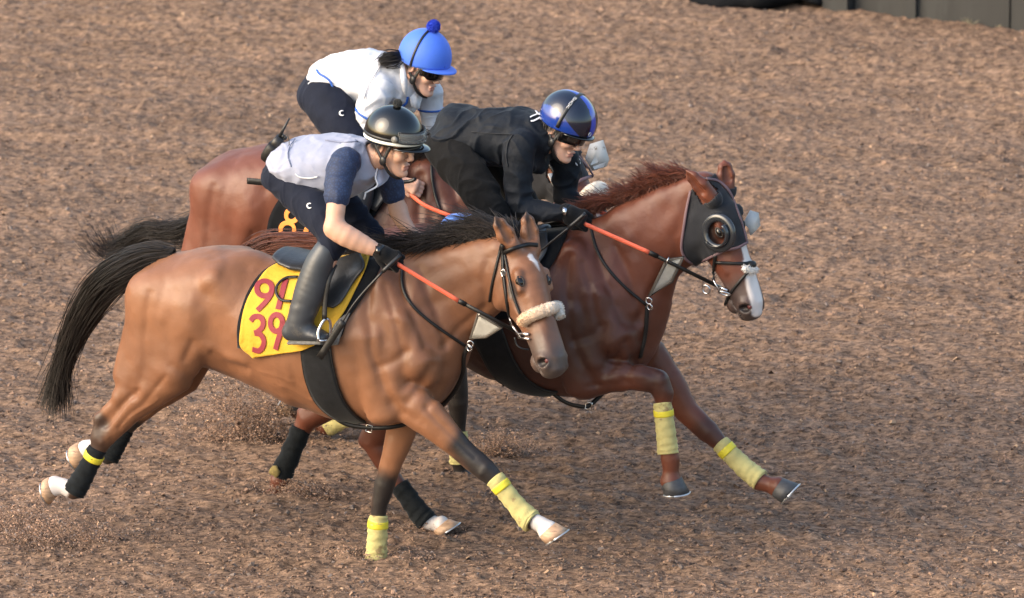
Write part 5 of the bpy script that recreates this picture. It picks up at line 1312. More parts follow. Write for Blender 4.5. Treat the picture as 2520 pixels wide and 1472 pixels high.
def limb(F, p, pts, shrink=0.0, k=.02):
    F.chain(dense([(p(*q[:3]), max(q[3]-shrink, .012), max(q[4]-shrink, .012)) for q in pts], 2), k=k)
def person(label, fr):
    return thing('person', fr.mat(), label, 'person')

# ---- front rider: pale vest, navy sleeves, black helmet
H = h1; P = f1.p
r1 = person('rider in pale lavender vest, navy breeches and black helmet crouching over the near horse', f1)
hx = unit((.965, -.20, -.17)); hz = unit(np.array((.16, -.02, 1.0)) - hx*(np.array((.16, -.02, 1.0)) @ hx)); hy = np.cross(hz, hx)
ho = P(939, 366, .11) + hy*.078
tor = [(694, 402, 0, .060, .130), (716, 396, 0, .088, .165), (750, 402, 0, .114, .195), (800, 407, 0, .134, .195), (850, 408, 0, .136, .182), (893, 400, 0, .108, .150)]
armN = [(852, 396, .165, .064, .058), (838, 422, .21, .062, .056), (829, 484, .29, .055, .050), (822, 556, .345, .050, .047)]
foreN = [(822, 562, .345, .049, .046), (852, 580, .345, .050, .046), (892, 600, .325, .042, .038), (928, 616, .31, .029, .028)]
armF = [(935, 405, -.15, .060, .056), (955, 435, -.16, .056, .052), (968, 478, -.16, .050, .047), (980, 518, -.155, .044, .042)]
foreF = [(980, 518, -.155, .043, .042), (992, 545, -.12, .036, .036), (1008, 565, -.09, .027, .028)]
thN = [(700, 442, .085, .082, .078), (748, 490, .145, .088, .076), (798, 540, .235, .080, .070), (826, 584, .270, .064, .060)]
thF = [(735, 400, -.10, .100, .085), (800, 460, -.17, .090, .080), (868, 535, -.23, .076, .068), (908, 578, -.255, .062, .058)]
shN = [(822, 592, .28, .058, .056), (798, 632, .30, .056, .056)]
F = Field(.005); g1h = add_head(F, ho, hx, hy, hz)
F.seg(ho - hx*.035 - hz*.055, P(905, 392, .02), .058, .056, .068, .068, k=.03)
limb(F, P, tor, .045); limb(F, P, armN, .010); limb(F, P, foreN); limb(F, P, armF, .010); limb(F, P, foreF); limb(F, P, thN, .014); limb(F, P, thF, .014)
limb(F, P, [(822, 592, .28, .05, .05), (782, 690, .32, .045, .045), (742, 800, .345, .035, .035)]); limb(F, P, [(905, 580, -.25, .05, .05), (880, 680, -.32, .045, .045), (850, 770, -.345, .035, .035)])
hand(F, P(1008, 566, -.09), (.75, .1, -.62), (.2, .3, -.9), 1, 1.02, .55); hand(F, P(930, 617, .31), (.9, .1, -.4), (-.1, .75, -.6), -1, .92)
F.solve(); b1 = from_field('body', F, M_SKIN, r1, SKIN)
F = Field(.0055); limb(F, P, tor[:1], 0); limb(F, P, tor, 0, .03); F.ell(P(905, 378, .0), (.05, .12, .05), k=.03)
F.seg(P(862, 372, .10), P(838, 400, .165), .050, .050, .036, .036, k=.03); F.seg(P(915, 385, -.08), P(938, 402, -.14), .05, .05, .03, .03, k=.03)
for q in (armN, armF): F.cut(Prim(P(*q[0][:3]) * 1.0, P(*q[2][:3]), .062, .06, .052, .05, (0, 1, 0)), .008)
F.cut(Prim(ho - hz*.05 - hx*.03, P(905, 392, .02), .066, .064, .074, .074, (0, 1, 0)), .01)
F.cut(Ell(P(676, 446, 0), (.072, .3, .105)), .01)
F.solve(); F1v = F
vest = from_field('vest', F, M_VEST, r1, disp=folds(.0036, (7, 5, 11), 3.0))
F = Field(.005); limb(F, P, armN[:3], -.004); F.solve(); from_field('sleeve', F, M_NAVYP, r1, disp=folds(.0016, (14, 14, 24), 1))
F = Field(.005); limb(F, P, armF[:3], -.004); F.solve(); from_field('sleeve', F, M_NAVYP, r1, disp=folds(.0016, (14, 14, 24), 2))
F = Field(.0055); limb(F, P, [(690, 430, 0, .070, .145), (708, 418, 0, .086, .150), (730, 412, 0, .078, .138)], 0, .03); limb(F, P, thN, 0); limb(F, P, thF, 0); limb(F, P, shN, 0)
F.seg(P(908, 580, -.255), P(890, 640, -.29), .06, .058, .054, .052)
F.solve(); F1p = F; br1 = from_field('breeches', F, M_NAVY, r1, disp=folds(.0028, (7, 7, 11), 7.0)); logo(H, F, 762, 506, 6.5, br1, M_VESTSEAM)
bt = boot(H, [(802, 618, .30, .056, .060), (784, 655, .315, .066, .064), (766, 710, .335, .072, .062), (748, 757, .345, .062, .056), (736, 795, .350, .058, .052)],
     [(716, 816, .350, .042, .042), (748, 818, .355, .040, .044), (780, 824, .360, .028, .046), (798, 829, .362, .020, .040)], r1)
boot(H, [(895, 622, -.29, .06, .058), (880, 660, -.31, .064, .060), (862, 710, -.33, .060, .056), (850, 750, -.34, .050, .050)], [(838, 768, -.34, .04, .042), (870, 772, -.345, .036, .044), (905, 782, -.35, .022, .04)], r1)
F = Field(.0045); hand(F, P(930, 617, .31), (.9, .1, -.4), (-.1, .75, -.6), -1, 1.10); F.rod(P(931, 617, .31), P(941, 622, .31), .031, .032); F.solve(); from_field('glove', F, M_GLOVE, r1, label='black glove holding the orange rein')
m = MB(); w0 = P(930, 616, .31); wd = unit(P(940, 621, .312) - w0); m.loft([w0, w0 + wd*.022], .033, .031, (0, 1, 0), 16); m.build('watch_strap', M_PLASTIC, r1)
m = MB(); m.box(w0 + wd*.011 + np.array((0, -.030, .012)), (.012, .005, .016), (wd, (0, -1, .4), (0, .4, 1))); m.build('watch_face', M_LENS, r1)
for sd in (1, -1):
    m = MB(); m.ball(g1h(.0845, .034*sd, .009), .0125, 12, 8); e_ = m.build('eye', M_EYEW, r1); m = MB(); m.tube(bez([g1h(.092, .019*sd, .0145), g1h(.099, .033*sd, .0180), g1h(.089, .049*sd, .0140)], 10), .0024, 6); m.build('eyelid', M_HAIR, e_); m = MB(); m.ball(g1h(.0930, .034*sd, .010), (.0055, .0066, .0066), 10, 6); m.build('iris', M_IRIS, e_)
HC = (.004, 0, .060); RX, RY, RZ = .138, .114, .125
rim1 = lambda t: .022 + .022*max(0, math.cos(t)) - .006*max(0, -math.cos(t))
hm = dome('helmet', g1h, RX, RY, RZ, HC, rim1, M_HELM_K, r1)
peak(g1h, RX, RY, HC, .044, .058, .012, M_HELM_K, hm)
m = MB(); m.loft([dome_pt(g1h, RX, RY, RZ, HC, t, .040 + .010*math.cos(t), 1.012) for t in np.linspace(0, 2*math.pi, 40, endpoint=False)], .0035, .0075, np.tile(hz, (40, 1)), 8, closed=True); m.build('reflective_band', M_REFL, hm)
m = MB(); m.loft([dome_pt(g1h, RX, RY, RZ, HC, t, .056 + .008*math.cos(t), 1.010) for t in np.linspace(0, 2*math.pi, 40, endpoint=False)], .003, .008, np.tile(hz, (40, 1)), 8, closed=True); m.build('goggle_strap', M_PLASTIC, hm)
pompom(g1h(HC[0]-.005, 0, HC[2]+RZ+.013), .021, M_POMG, hm, 31)
G = np.array([[dome_pt(g1h, RX, RY, RZ, HC, a, z, 1.05 + .05*math.cos(a)) for z in np.linspace(.058, .105, 6)] for a in np.linspace(-.95, .95, 18)])
m = MB(); m.grid(G, .004, np.tile(hx, (18, 6, 1))); gg = m.build('goggle_lens', M_CLEAR, hm)
m = MB(); m.tube(np.concatenate([G[:, 0], G[::-1, -1]]), .004, 6, closed=True); m.build('goggle_frame', M_PLASTIC, hm)
m = MB(); cbt = dome_pt(g1h, RX, RY, RZ, HC, -1.05, .072, 1.06); m.loft([cbt, cbt - hy*.010], .015, .015, hx, 14); m.build('goggle_hinge', M_GREYZIP, hm)
def chin_strap(g, parent, e=-.080):
    m = MB(); X = bez([g(.045, e, .03), g(.030, e-.004, -.02), g(.022, e-.002, -.055), g(.045, e+.022, -.105), g(.070, e+.055, -.128), g(.072, 0, -.132)], 20)
    N = np.tile(g(0, -1, 0)-g(0, 0, 0), (20, 1)); m.loft(X, .009, .0045, np.tile(g(0, -1, 0)-g(0, 0, 0), (20, 1)), 8); m.build('chin_strap', M_PLASTIC, parent)
    m = MB(); X = bez([g(-.045, e, .025), g(-.010, e-.004, -.02), g(.020, e-.005, -.050)], 10); m.loft(X, .008, .004, np.tile(g(0, -1, 0)-g(0, 0, 0), (10, 1)), 8); m.build('chin_strap', M_PLASTIC, parent)
    m = MB(); m.ball(g(.020, e-.007, -.050), (.018, .009, .022), 10, 8, (g(1, 0, 0)-g(0, 0, 0), g(0, 1, 0)-g(0, 0, 0), g(0, 0, 1)-g(0, 0, 0))); m.build('strap_buckle', M_PLASTIC, parent)
chin_strap(g1h, hm)
# open collar with zip
def collar(H, F, uv, mt, parent, w=.008, off=.004, name='zip'):
    q = bez([(a, b, 0) for a, b in uv], 24)[:, :2]; X, N = hit(H, q, off, F); m = MB(); m.ribbon(X, N, w, .004); return m.build(name, mt, parent)
m = MB(); X = bez([P(917, 362, .09), P(922, 400, .12), P(915, 440, .14), P(899, 470, .15)], 14); Y_ = bez([P(930, 410, .05), P(925, 436, .09), P(929, 456, .12), P(899, 474, .15)], 14)
Y2 = bez([P(962, 416, -.04), P(955, 440, .02), P(938, 456, .10), P(905, 472, .15)], 14)
m.grid(np.stack([Y_, (Y_+Y2)/2 + np.array((0, 0, .006)), Y2], 1), .004, np.tile(np.array((.3, -.7, .3)), (14, 3, 1))); m.build('collar_flap', M_VEST, vest)
m = MB(); m.tube(Y_ + np.array((0, -.006, 0)), .0042, 6); m.tube(X, .0042, 6) if False else None; m.build('zip', M_VESTSEAM, vest)
m = MB(); m.tube(free(H, [(899, 474, .155), (898, 482, .158), (895, 490, .158)], 6), .004, 6); m.build('zip_pull', M_VESTSEAM, vest)
collar(H, F1v, [(727, 428), (740, 436), (765, 438), (782, 434)], M_VESTSEAM, vest, .006, .006, 'hem_seam')
# radio on the waistband
rd = thing('walkie_talkie', f1.mat(), 'black radio in a leather pouch clipped behind the waist of the front rider', 'radio')
a0, a1 = P(655, 392, .02), P(690, 338, .02); ax = unit(a1 - a0)
m = MB(); m.loft([a0 - ax*.005, a0 + ax*.015, a0 + ax*.06, a0 + ax*.085], [.022, .030, .031, .028], [.024, .034, .036, .032], (0, 1, 0), 16, power=4); m.build('pouch', M_LEATHER, rd)
m = MB(); m.loft([a0 + ax*.07, a0 + ax*.10, a1 + ax*.002], [.023, .022, .019], [.029, .028, .026], (0, 1, 0), 14, power=4); bd = m.build('radio_body', M_PLASTIC, rd)
m = MB(); t0 = P(688, 336, .02); m.loft([t0, P(697, 318, .02), P(712, 291, .02)], [.009, .0065, .004], None, (0, 1, 0), 10); m.build('antenna', M_PLASTIC, rd)
for du, dv in ((8, 5), (14, 9)):
    m = MB(); k0 = P(686+du, 338+dv-5, .02); m.loft([k0, k0 + ax*.014], .007, .007, (0, 1, 0), 10); m.build('knob', M_PLASTIC, rd)
m = MB(); m.tube(free(H, [(694, 338, .04), (704, 331, .06), (711, 345, .07), (709, 368, .08), (699, 386, .09)], 18), .0022, 5); m.build('earphone_cable', M_PLASTIC, rd)
m = MB(); m.box(a0 + ax*.05 + np.array((.035, -.01, -.012)), (.008, .022, .03), (ax, (0, 1, 0), np.cross(ax, (0, 1, 0)))); m.build('belt_clip', M_STEEL, rd)
# whip
def whip(H, pts, flap, label):
    t = thing('riding_whip', H.fr.mat(), label, 'whip'); q = free(H, pts, 18)
    m = MB(); m.loft(q[:6], .0095, None, (0, 1, 0), 8); m.build('handle', M_PLASTIC, t)
    m = MB(); m.loft(q[5:], [.006 - .002*i/12 for i in range(13)], None, (0, 1, 0), 8); m.build('shaft', M_PLASTIC, t)
    f_ = free(H, flap, 8); m = MB(); m.loft(f_, .0155, .004, (0, 1, 0), 8, power=4); m.build('flap', M_LEATHER, t); return t
whip(H, [(985, 628, .33), (955, 655, .37), (925, 686, .39), (890, 724, .40), (862, 760, .41), (840, 797, .41)], [(845, 790, .41), (820, 828, .41), (786, 880, .41)], 'black riding whip hanging from the gloved hand of the front rider')

# ---- middle rider: all black, blue striped helmet
H = h2; P = f2.p
r2 = person('rider all in black with a glossy blue striped helmet bent low over the chestnut horse', f2)
hx = unit((.88, -.30, -.42)); hz = unit(np.array((.42, .0, .9)) - hx*(np.array((.42, 0, .9)) @ hx)); hy = np.cross(hz, hx)
ho = P(1361, 322, .09) + hy*.078
tor = [(1100, 352, 0, .080, .150), (1128, 340, 0, .115, .165), (1180, 335, 0, .125, .160), (1235, 334, 0, .130, .168), (1285, 338, 0, .125, .172), (1330, 340, 0, .100, .140)]
armN = [(1285, 350, .155, .070, .062), (1276, 380, .18, .070, .062), (1278, 440, .20, .062, .056), (1276, 500, .215, .056, .052)]
foreN = [(1276, 505, .215, .056, .052), (1320, 520, .225, .050, .047), (1365, 522, .235, .040, .038), (1388, 520, .24, .030, .030)]
armF = [(1368, 360, -.14, .066, .058), (1392, 400, -.15, .062, .056), (1392, 450, -.15, .056, .052), (1388, 485, -.14, .052, .050)]
foreF = [(1388, 485, -.14, .05, .048), (1412, 497, -.11, .042, .04), (1432, 503, -.08, .03, .03)]
thN = [(1110, 372, .10, .105, .088), (1145, 420, .18, .098, .082), (1185, 480, .25, .084, .072), (1214, 530, .285, .066, .062)]
thF = [(1150, 340, -.10, .10, .085), (1210, 400, -.18, .09, .08), (1260, 460, -.24, .078, .07), (1292, 505, -.26, .064, .06)]
F = Field(.005); g2h = add_head(F, ho, hx, hy, hz)
F.seg(ho - hx*.035 - hz*.055, P(1330, 345, .02), .058, .056, .066, .066, k=.03)
limb(F, P, tor, .022); limb(F, P, armN, .012); limb(F, P, foreN, .006); limb(F, P, armF, .012); limb(F, P, foreF, .006); limb(F, P, thN, .014); limb(F, P, thF, .014)
limb(F, P, [(1214, 530, .285, .05, .05), (1200, 630, .32, .045, .045), (1180, 720, .34, .035, .035)]); limb(F, P, [(1292, 505, -.26, .05, .05), (1290, 600, -.32, .045, .045), (1270, 690, -.34, .035, .035)])
hand(F, P(1390, 520, .24), (.95, .05, -.3), (-.1, .75, -.6), -1, .92); hand(F, P(1432, 503, -.08), (.9, -.1, -.3), (.1, -.3, -.9), 1, .95)
F.solve(); from_field('body', F, M_SKIN, r2, SKIN2)
F = Field(.0055); limb(F, P, tor, 0, .03); limb(F, P, armN, 0, .03); limb(F, P, armF, 0, .03); limb(F, P, foreN, 0); limb(F, P, foreF, 0)
F.seg(P(1322, 320, .02), P(1352, 345, .03), .068, .085, .06, .066, k=.03)                          # high collar
F.ell(P(1128, 290, -.02), (.085, .11, .055), (unit((1, 0, -.35)), (0, 1, 0), unit((.35, 0, 1))), k=.04)  # tail of the shirt lifting
F.seg(P(1300, 380, .06), P(1322, 392, .02), .05, .10, .04, .08, k=.04)
F.cut(Prim(ho - hz*.03 - hx*.02, ho - hz*.12 + hx*.03, .07, .07, .055, .06, (0, 1, 0)), .01)
F.cut(Ell(P(1082, 372, 0), (.075, .25, .10)), .01)
F.solve(); F2s = F; js = from_field('jersey', F, M_BLACKS, r2, disp=folds(.0058, (8, 7, 10), 11.0))
F = Field(.0055); limb(F, P, [(1098, 358, 0, .090, .155), (1125, 346, 0, .105, .162)], 0, .03); limb(F, P, thN, 0); limb(F, P, thF, 0); limb(F, P, [(1214, 532, .285, .062, .06), (1205, 590, .305, .056, .054)], 0); limb(F, P, [(1292, 505, -.26, .06, .06), (1290, 570, -.30, .055, .052)], 0)
F.solve(); from_field('trousers', F, M_BLACKP, r2, disp=folds(.0052, (7, 7, 11), 5.0))
boot(H, [(1205, 570, .30, .062, .060), (1198, 610, .315, .066, .062), (1188, 660, .33, .062, .058), (1180, 700, .34, .054, .052)], [(1165, 722, .345, .042, .042), (1200, 726, .35, .036, .045), (1240, 736, .355, .022, .042)], r2)
boot(H, [(1290, 560, -.30, .06, .058), (1288, 600, -.315, .064, .06), (1280, 650, -.33, .060, .056), (1272, 690, -.34, .052, .05)], [(1260, 708, -.345, .04, .042), (1295, 712, -.35, .036, .044), (1330, 722, -.355, .022, .04)], r2)
F = Field(.0045); hand(F, P(1390, 520, .24), (.95, .05, -.3), (-.1, .75, -.6), -1, 1.14); F.rod(P(1391, 520, .24), P(1402, 524, .24), .034, .035); F.solve(); from_field('glove', F, M_GLOVE, r2, label='black glove holding the orange rein of the chestnut horse')
m = MB(); w0 = P(1390, 519, .24); wd = unit(P(1400, 523, .242) - w0); m.loft([w0, w0 + wd*.020], .035, .033, (0, 1, 0), 16); m.build('watch_strap', M_PLASTIC, r2)
m = MB(); m.box(w0 + wd*.010 + np.array((0, -.033, .010)), (.010, .005, .016), (wd, (0, -1, .4), (0, .4, 1))); m.build('watch_face', M_STEEL, r2)
HC2 = (.0, 0, .064); RX2, RY2, RZ2 = .142, .118, .124
rim2 = lambda t: .020 + .028*max(0, math.cos(t)) - .012*max(0, -math.cos(t))
def col2(x, y, z, th_, ph):
    u = y/RY2; f = x/RX2
    navy = (.006, .009, .022); blue = (.020, .055, .42); blue2 = (.012, .040, .24)
    zz = z/RZ2
    if abs(u) < .15: return blue
    if zz < .34 - .55*f*f - .10*f and f > -.75: return blue2
    return navy
hm = dome('helmet', g2h, RX2, RY2, RZ2, HC2, rim2, M_HELM_2, r2, n=96, m=40, colf=col2)
peak(g2h, RX2, RY2, HC2, .048, .022, .006, M_HELM_K, hm)
st = [g2h(HC2[0] + RX2*1.012*math.sin(a)*-.22, RY2*1.012*math.sin(a), HC2[2] + RZ2*1.012*math.cos(a)*.99) for a in np.linspace(-1.75, 1.75, 30)]
m = MB(); cN = np.array([unit(q - g2h(*HC2)) for q in st]); m.ribbon(np.array(st), cN, .017, .003); gs = m.build('goggle_strap', M_PLASTIC, hm)
def letters(txt, st, cN, i0, i1, h, parent, mt, off=.0045):
    """block letters run along a strap"""
    A = {'S': [[(1, 1), (0, 1), (0, .5), (1, .5), (1, 0), (0, 0)]], 'M': [[(0, 0), (0, 1), (.5, .4), (1, 1), (1, 0)]], 'O': [[(0, 0), (0, 1), (1, 1), (1, 0), (0, 0)]], 'K': [[(0, 0), (0, 1)], [(1, 1), (0, .5), (1, 0)]], 'N': [[(0, 0), (0, 1), (1, 0), (1, 1)]], 'H': [[(0, 0), (0, 1)], [(1, 0), (1, 1)], [(0, .5), (1, .5)]]}
    n = len(txt); q = np.array(st); m = MB()
    for k, ch in enumerate(txt):
        f0 = i0 + (i1-i0)*(k+.12)/n; f1_ = i0 + (i1-i0)*(k+.80)/n
        for path in A[ch]:
            X = []; Nn = []
            for x, y in path:
                f = f0 + (f1_-f0)*x; i = int(f); fr_ = f-i; c = q[i]*(1-fr_) + q[i+1]*fr_; nn = unit(cN[i]); t = unit(q[i+1]-q[i]); sdv = np.cross(t, nn)
                X.append(c + nn*off + sdv*h*(y-.5)); Nn.append(nn)
            m.ribbon(np.array(X), np.array(Nn), .0028, .0008)
    return m.build('lettering', mt, parent)
letters('SHOK', np.array(st)[::-1], cN[::-1], 17.5, 22.5, -.011, gs, M_VESTSEAM)
G = np.array([[g2h(.104*math.cos(a) + .012, .093*math.sin(a), z - .012*(abs(a)/1.25)**2*(1 if z < .0 else 0)) for z in (.040, .022, .004, -.012*math.cos(a*.8)**.5 if abs(a) < 1.4 else 0)] for a in np.linspace(-1.25, 1.25, 22)])
m = MB(); m.grid(G, .004, np.tile(hx, (22, 4, 1))); m.build('sunglasses', M_LENS, r2)
chin_strap(g2h, hm, -.076)
for sd in (1, -1):
    m = MB(); m.ball(g2h(.083, .033*sd, .009), .0125, 10, 8); m.build('eye', M_IRIS, r2)
# helmet badge and the printed marks on the jersey
m = MB(); bc = dome_pt(g2h, RX2, RY2, RZ2, HC2, -.12, .066, 1.01); m.tube(ring(bc, .009, hx*.9 + hz*.2, 14), .0012, 5, closed=True); m.build('badge', M_REFL, hm)
logo(H, None, 0, 0, 1, js, M_VESTSEAM) if False else None
X, N = hit(H, [(1422 + 6*math.cos(a), 398 + 8*math.sin(a)) for a in np.linspace(-1.2, 3.6, 14)], .003, F2s); m = MB(); m.ribbon(X, N, [.003 + .005*math.sin(math.pi*i/13) for i in range(14)], .001); m.build('logo', M_VESTSEAM, js)
for uv in ([(1338, 276), (1322, 280), (1304, 288), (1298, 296), (1312, 297), (1326, 290), (1338, 284)], [(1318, 272), (1326, 281), (1338, 283)], [(1336, 289), (1330, 294)]):
    q = bez([(a, b, 0) for a, b in uv], 16)[:, :2]; X, N = hit(H, q, .004, F2s); m = MB(); m.ribbon(X, N, .010, .001); m.build('back_print', M_VESTSEAM, js)
whip(H, [(1440, 525, .30), (1412, 550, .31), (1385, 572, .315), (1355, 596, .32), (1332, 615, .32), (1300, 640, .32)], [(1304, 637, .32), (1280, 660, .32), (1250, 690, .32)], 'black riding whip under the gloved hand of the middle rider')
m = MB(); cr = np.random.default_rng(9)
rear = [g2h(-.10 + .02*i, -.085, .02 - .01*i) for i in range(3)]
def hair_patch(g, parent, seed, pts, d, L, n=160):
    rng = np.random.default_rng(seed); k = rng.integers(0, len(pts), n); base = np.array([g(*(np.array(pts[i]) + rng.normal(0, .008, 3))) for i in k])
    t = np.linspace(0, 1, 5)[None, :, None]; dv = np.array([g(*(np.array(d) + rng.normal(0, .2, 3))) - g(0, 0, 0) for _ in range(n)])
    return strands('hair', base[:, None] + dv[:, None]*t*L*rng.uniform(.6, 1.1, (n, 1, 1)), .0014, M_HAIR, parent)
hair_patch(g2h, r2, 3, [(-.07, -.070, .03), (-.05, -.074, .02), (.01, -.076, .025), (.03, -.074, .02)], (.3, -.1, -.9), .035)
hair_patch(g1h, r1, 4, [(.02, -.072, .03), (.04, -.068, .03), (.075, -.05, .045), (.085, -.02, .05), (.09, .01, .05)], (.3, -.1, -.9), .022)

# ---- back rider: white polo shirt, blue cap cover
H = h3; P = f3.p
r3 = person('rider in white polo shirt with blue pompom helmet cover and ponytail on the back horse', f3)
hx = unit((.93, -.26, -.30)); hz = unit(np.array((.22, -.02, .95)) - hx*(np.array((.22, -.02, .95)) @ hx)); hy = np.cross(hz, hx)
ho = P(1014, 170, .10) + hy*.078
tor = [(790, 222, 0, .085, .155), (818, 200, 0, .115, .160), (865, 192, 0, .128, .158), (910, 194, 0, .135, .165), (950, 200, 0, .128, .165), (990, 206, 0, .100, .135)]
armN = [(935, 212, .155, .070, .062), (922, 240, .18, .070, .064), (904, 290, .20, .052, .050), (898, 330, .21, .046, .045)]
foreN = [(898, 335, .21, .046, .045), (930, 380, .23, .042, .040), (968, 425, .25, .034, .033), (988, 448, .255, .027, .028)]
armF = [(1040, 205, -.13, .062, .056), (1056, 235, -.14, .062, .056), (1060, 285, -.14, .046, .045), (1070, 325, -.13, .042, .041)]
foreF = [(1070, 325, -.13, .042, .041), (1066, 360, -.10, .036, .036), (1058, 395, -.06, .027, .028)]
thN = [(795, 235, .10, .115, .092), (825, 285, .18, .110, .088), (865, 350, .25, .090, .078), (900, 405, .285, .068, .064)]
thF = [(840, 215, -.10, .105, .088), (890, 275, -.18, .095, .082), (945, 340, -.24, .082, .072), (985, 390, -.26, .065, .06)]
F = Field(.005); g3h = add_head(F, ho, hx, hy, hz, .96)
F.seg(ho - hx*.035 - hz*.055, P(985, 205, .02), .052, .050, .062, .062, k=.03)
limb(F, P, tor, .022); limb(F, P, armN, .014); limb(F, P, foreN, .004); limb(F, P, armF, .014); limb(F, P, foreF, .004); limb(F, P, thN, .014); limb(F, P, thF, .014)
limb(F, P, [(900, 405, .285, .05, .05), (885, 490, .32, .045, .045), (865, 570, .34, .035, .035)]); limb(F, P, [(985, 390, -.26, .05, .05), (985, 470, -.32, .045, .045), (965, 550, -.34, .035, .035)])
hand(F, P(987, 447, .255), (.95, .0, -.25), (.1, .8, -.5), -1, .98); hand(F, P(1058, 395, -.06), (.8, -.1, -.6), (.1, -.3, -.9), 1, .95)
F.solve(); from_field('body', F, M_SKIN, r3, SKIN2)
F = Field(.0055); limb(F, P, tor, 0, .03); limb(F, P, armN[:2], 0, .03); limb(F, P, armF[:2], 0, .03)
F.seg(P(922, 240, .18), P(908, 282, .20), .070, .064, .064, .060, k=.02); F.seg(P(1056, 235, -.14), P(1060, 270, -.14), .062, .056, .058, .054, k=.02)
F.seg(P(1000, 225, .0), P(1010, 262, .0), .05, .09, .03, .06, k=.04)
F.cut(Prim(ho - hz*.05 - hx*.03, P(985, 205, .02), .062, .060, .070, .070, (0, 1, 0)), .01)
F.cut(Ell(P(768, 236, 0), (.092, .3, .105)), .01); F.cut(Ell(P(750, 198, 0), (.050, .3, .070)), .01)
F.solve(); F3s = F; ps = from_field('polo_shirt', F, M_WHITE, r3, disp=folds(.0045, (7, 7, 10), 17.0))
for q in (armN, armF):
    F = Field(.005); a = [(q[2][0], q[2][1]-30, q[2][2], q[2][3], q[2][4])] + q[2:]; limb(F, P, a, -.003); limb(F, P, (foreN if q is armN else foreF)[:3], -.003); F.solve(); from_field('undersleeve', F, M_WHITE2, r3, disp=folds(.0022, (12, 12, 34), 4.0))
m = MB(); c0, c1 = P(909, 279, .20), P(907, 283, .20); m.loft([c0, c1], .073, .069, (0, 1, 0), 26); m.build('sleeve_trim', M_TRIM, ps)
m = MB(); c0, c1 = P(1060, 266, -.14), P(1060, 270, -.14); m.loft([c0, c1], .065, .061, (0, 1, 0), 26); m.build('sleeve_trim', M_TRIM, ps)
collar(H, F3s, [(779, 172), (786, 182), (800, 190), (815, 205), (824, 238)], M_TRIM, ps, .010, .009, 'hem_trim')
m = MB(); X = bez([P(992, 152, .085), P(1000, 185, .12), P(1003, 215, .12), P(1000, 238, .11)], 12); Y_ = bez([P(984, 165, .10), P(986, 195, .14), P(990, 220, .14), P(1000, 242, .12)], 12)
m.grid(np.stack([X, Y_], 1), .006, np.tile(np.array((.2, -.8, .4)), (12, 2, 1))); m.build('collar', M_WHITE, ps)
m = MB(); m.grid(np.stack([bez([P(1008, 240, .10), P(1022, 225, .06), P(1030, 215, .02)], 8), bez([P(1012, 262, .08), P(1030, 268, .05), P(1040, 230, .0)], 8)], 1), .006, np.tile(np.array((.3, -.8, .2)), (8, 2, 1))); m.build('collar', M_WHITE, ps)
collar(H, F3s, [(1003, 238), (1000, 252), (990, 262), (985, 268)], M_TRIM, ps, .012, .008, 'placket_trim')
F = Field(.0055); limb(F, P, [(784, 230, 0, .095, .158), (805, 212, 0, .105, .160)], 0, .03); limb(F, P, thN, 0); limb(F, P, thF, 0); limb(F, P, [(900, 405, .285, .064, .062), (890, 460, .305, .056, .054)], 0); limb(F, P, [(985, 390, -.26, .06, .06), (985, 440, -.30, .055, .052)], 0)
F.solve(); br3 = from_field('breeches', F, M_NAVY, r3, disp=folds(.0018, (7, 7, 10), 23.0)); logo(H, F, 842, 278, 6.5, br3, M_VESTSEAM)
boot(H, [(890, 450, .30, .060, .058), (884, 485, .315, .064, .060), (874, 530, .33, .058, .054), (866, 565, .34, .050, .048)], [(852, 585, .345, .04, .04), (885, 590, .35, .034, .042), (922, 600, .355, .02, .04)], r3)
boot(H, [(985, 440, -.30, .058, .056), (982, 480, -.315, .062, .058), (974, 525, -.33, .056, .052), (966, 555, -.34, .048, .046)], [(955, 572, -.345, .04, .04), (990, 576, -.35, .034, .042), (1022, 584, -.355, .02, .04)], r3)
HC3 = (.0, 0, .058); RX3, RY3, RZ3 = .138, .118, .138
def rim3(t): return .022 + .026*max(0, math.cos(t)) - .004*max(0, -math.cos(t))
hm = dome('helmet_cover', g3h, RX3, RY3, RZ3, HC3, rim3, M_HELM_B, r3, label=None) if False else dome('helmet_cover', g3h, RX3, RY3, RZ3, HC3, rim3, M_HELM_B, r3)
peak(g3h, RX3, RY3, HC3, .050, .056, .004, M_HELM_B, hm)
st = [g3h(HC3[0] - .01 + RX3*1.012*math.sin(abs(a))*.12, RY3*1.012*math.sin(a), HC3[2] + RZ3*1.012*math.cos(a)) for a in np.linspace(-1.8, 1.8, 30)]
m = MB(); m.ribbon(np.array(st), np.array([unit(q - g3h(*HC3)) for q in st]), .012, .003); m.build('goggle_strap', M_PLASTIC, hm)
pompom(g3h(HC3[0], 0, HC3[2]+RZ3+.022), .034, M_POMB, hm, 33)
G = np.array([[g3h(.106*math.cos(a) + .012, .094*math.sin(a), z) for z in (.040, .020, .0, -.018 if abs(a) < .9 else -.008)] for a in np.linspace(-1.2, 1.2, 20)])
m = MB(); m.grid(G, .004, np.tile(hx, (20, 4, 1))); m.build('goggles', M_LENS, r3)
chin_strap(g3h, hm, -.076)
for sd in (1, -1):
    m = MB(); m.ball(g3h(.083, .033*sd, .009), .0125, 10, 8); m.build('eye', M_IRIS, r3)
rng = np.random.default_rng(8); n = 260; t = np.linspace(0, 1, 10)
Gd = bez([g3h(-.09, -.03, .03), P(975, 142, .10), P(955, 146, .12), P(938, 152, .13)], 10); off = rng.normal(0, 1, (n, 3))
strands('ponytail', Gd[None] + off[:, None]*(.004 + .012*np.sin(t*2.6))[None, :, None], .0020, M_HAIR, r3)
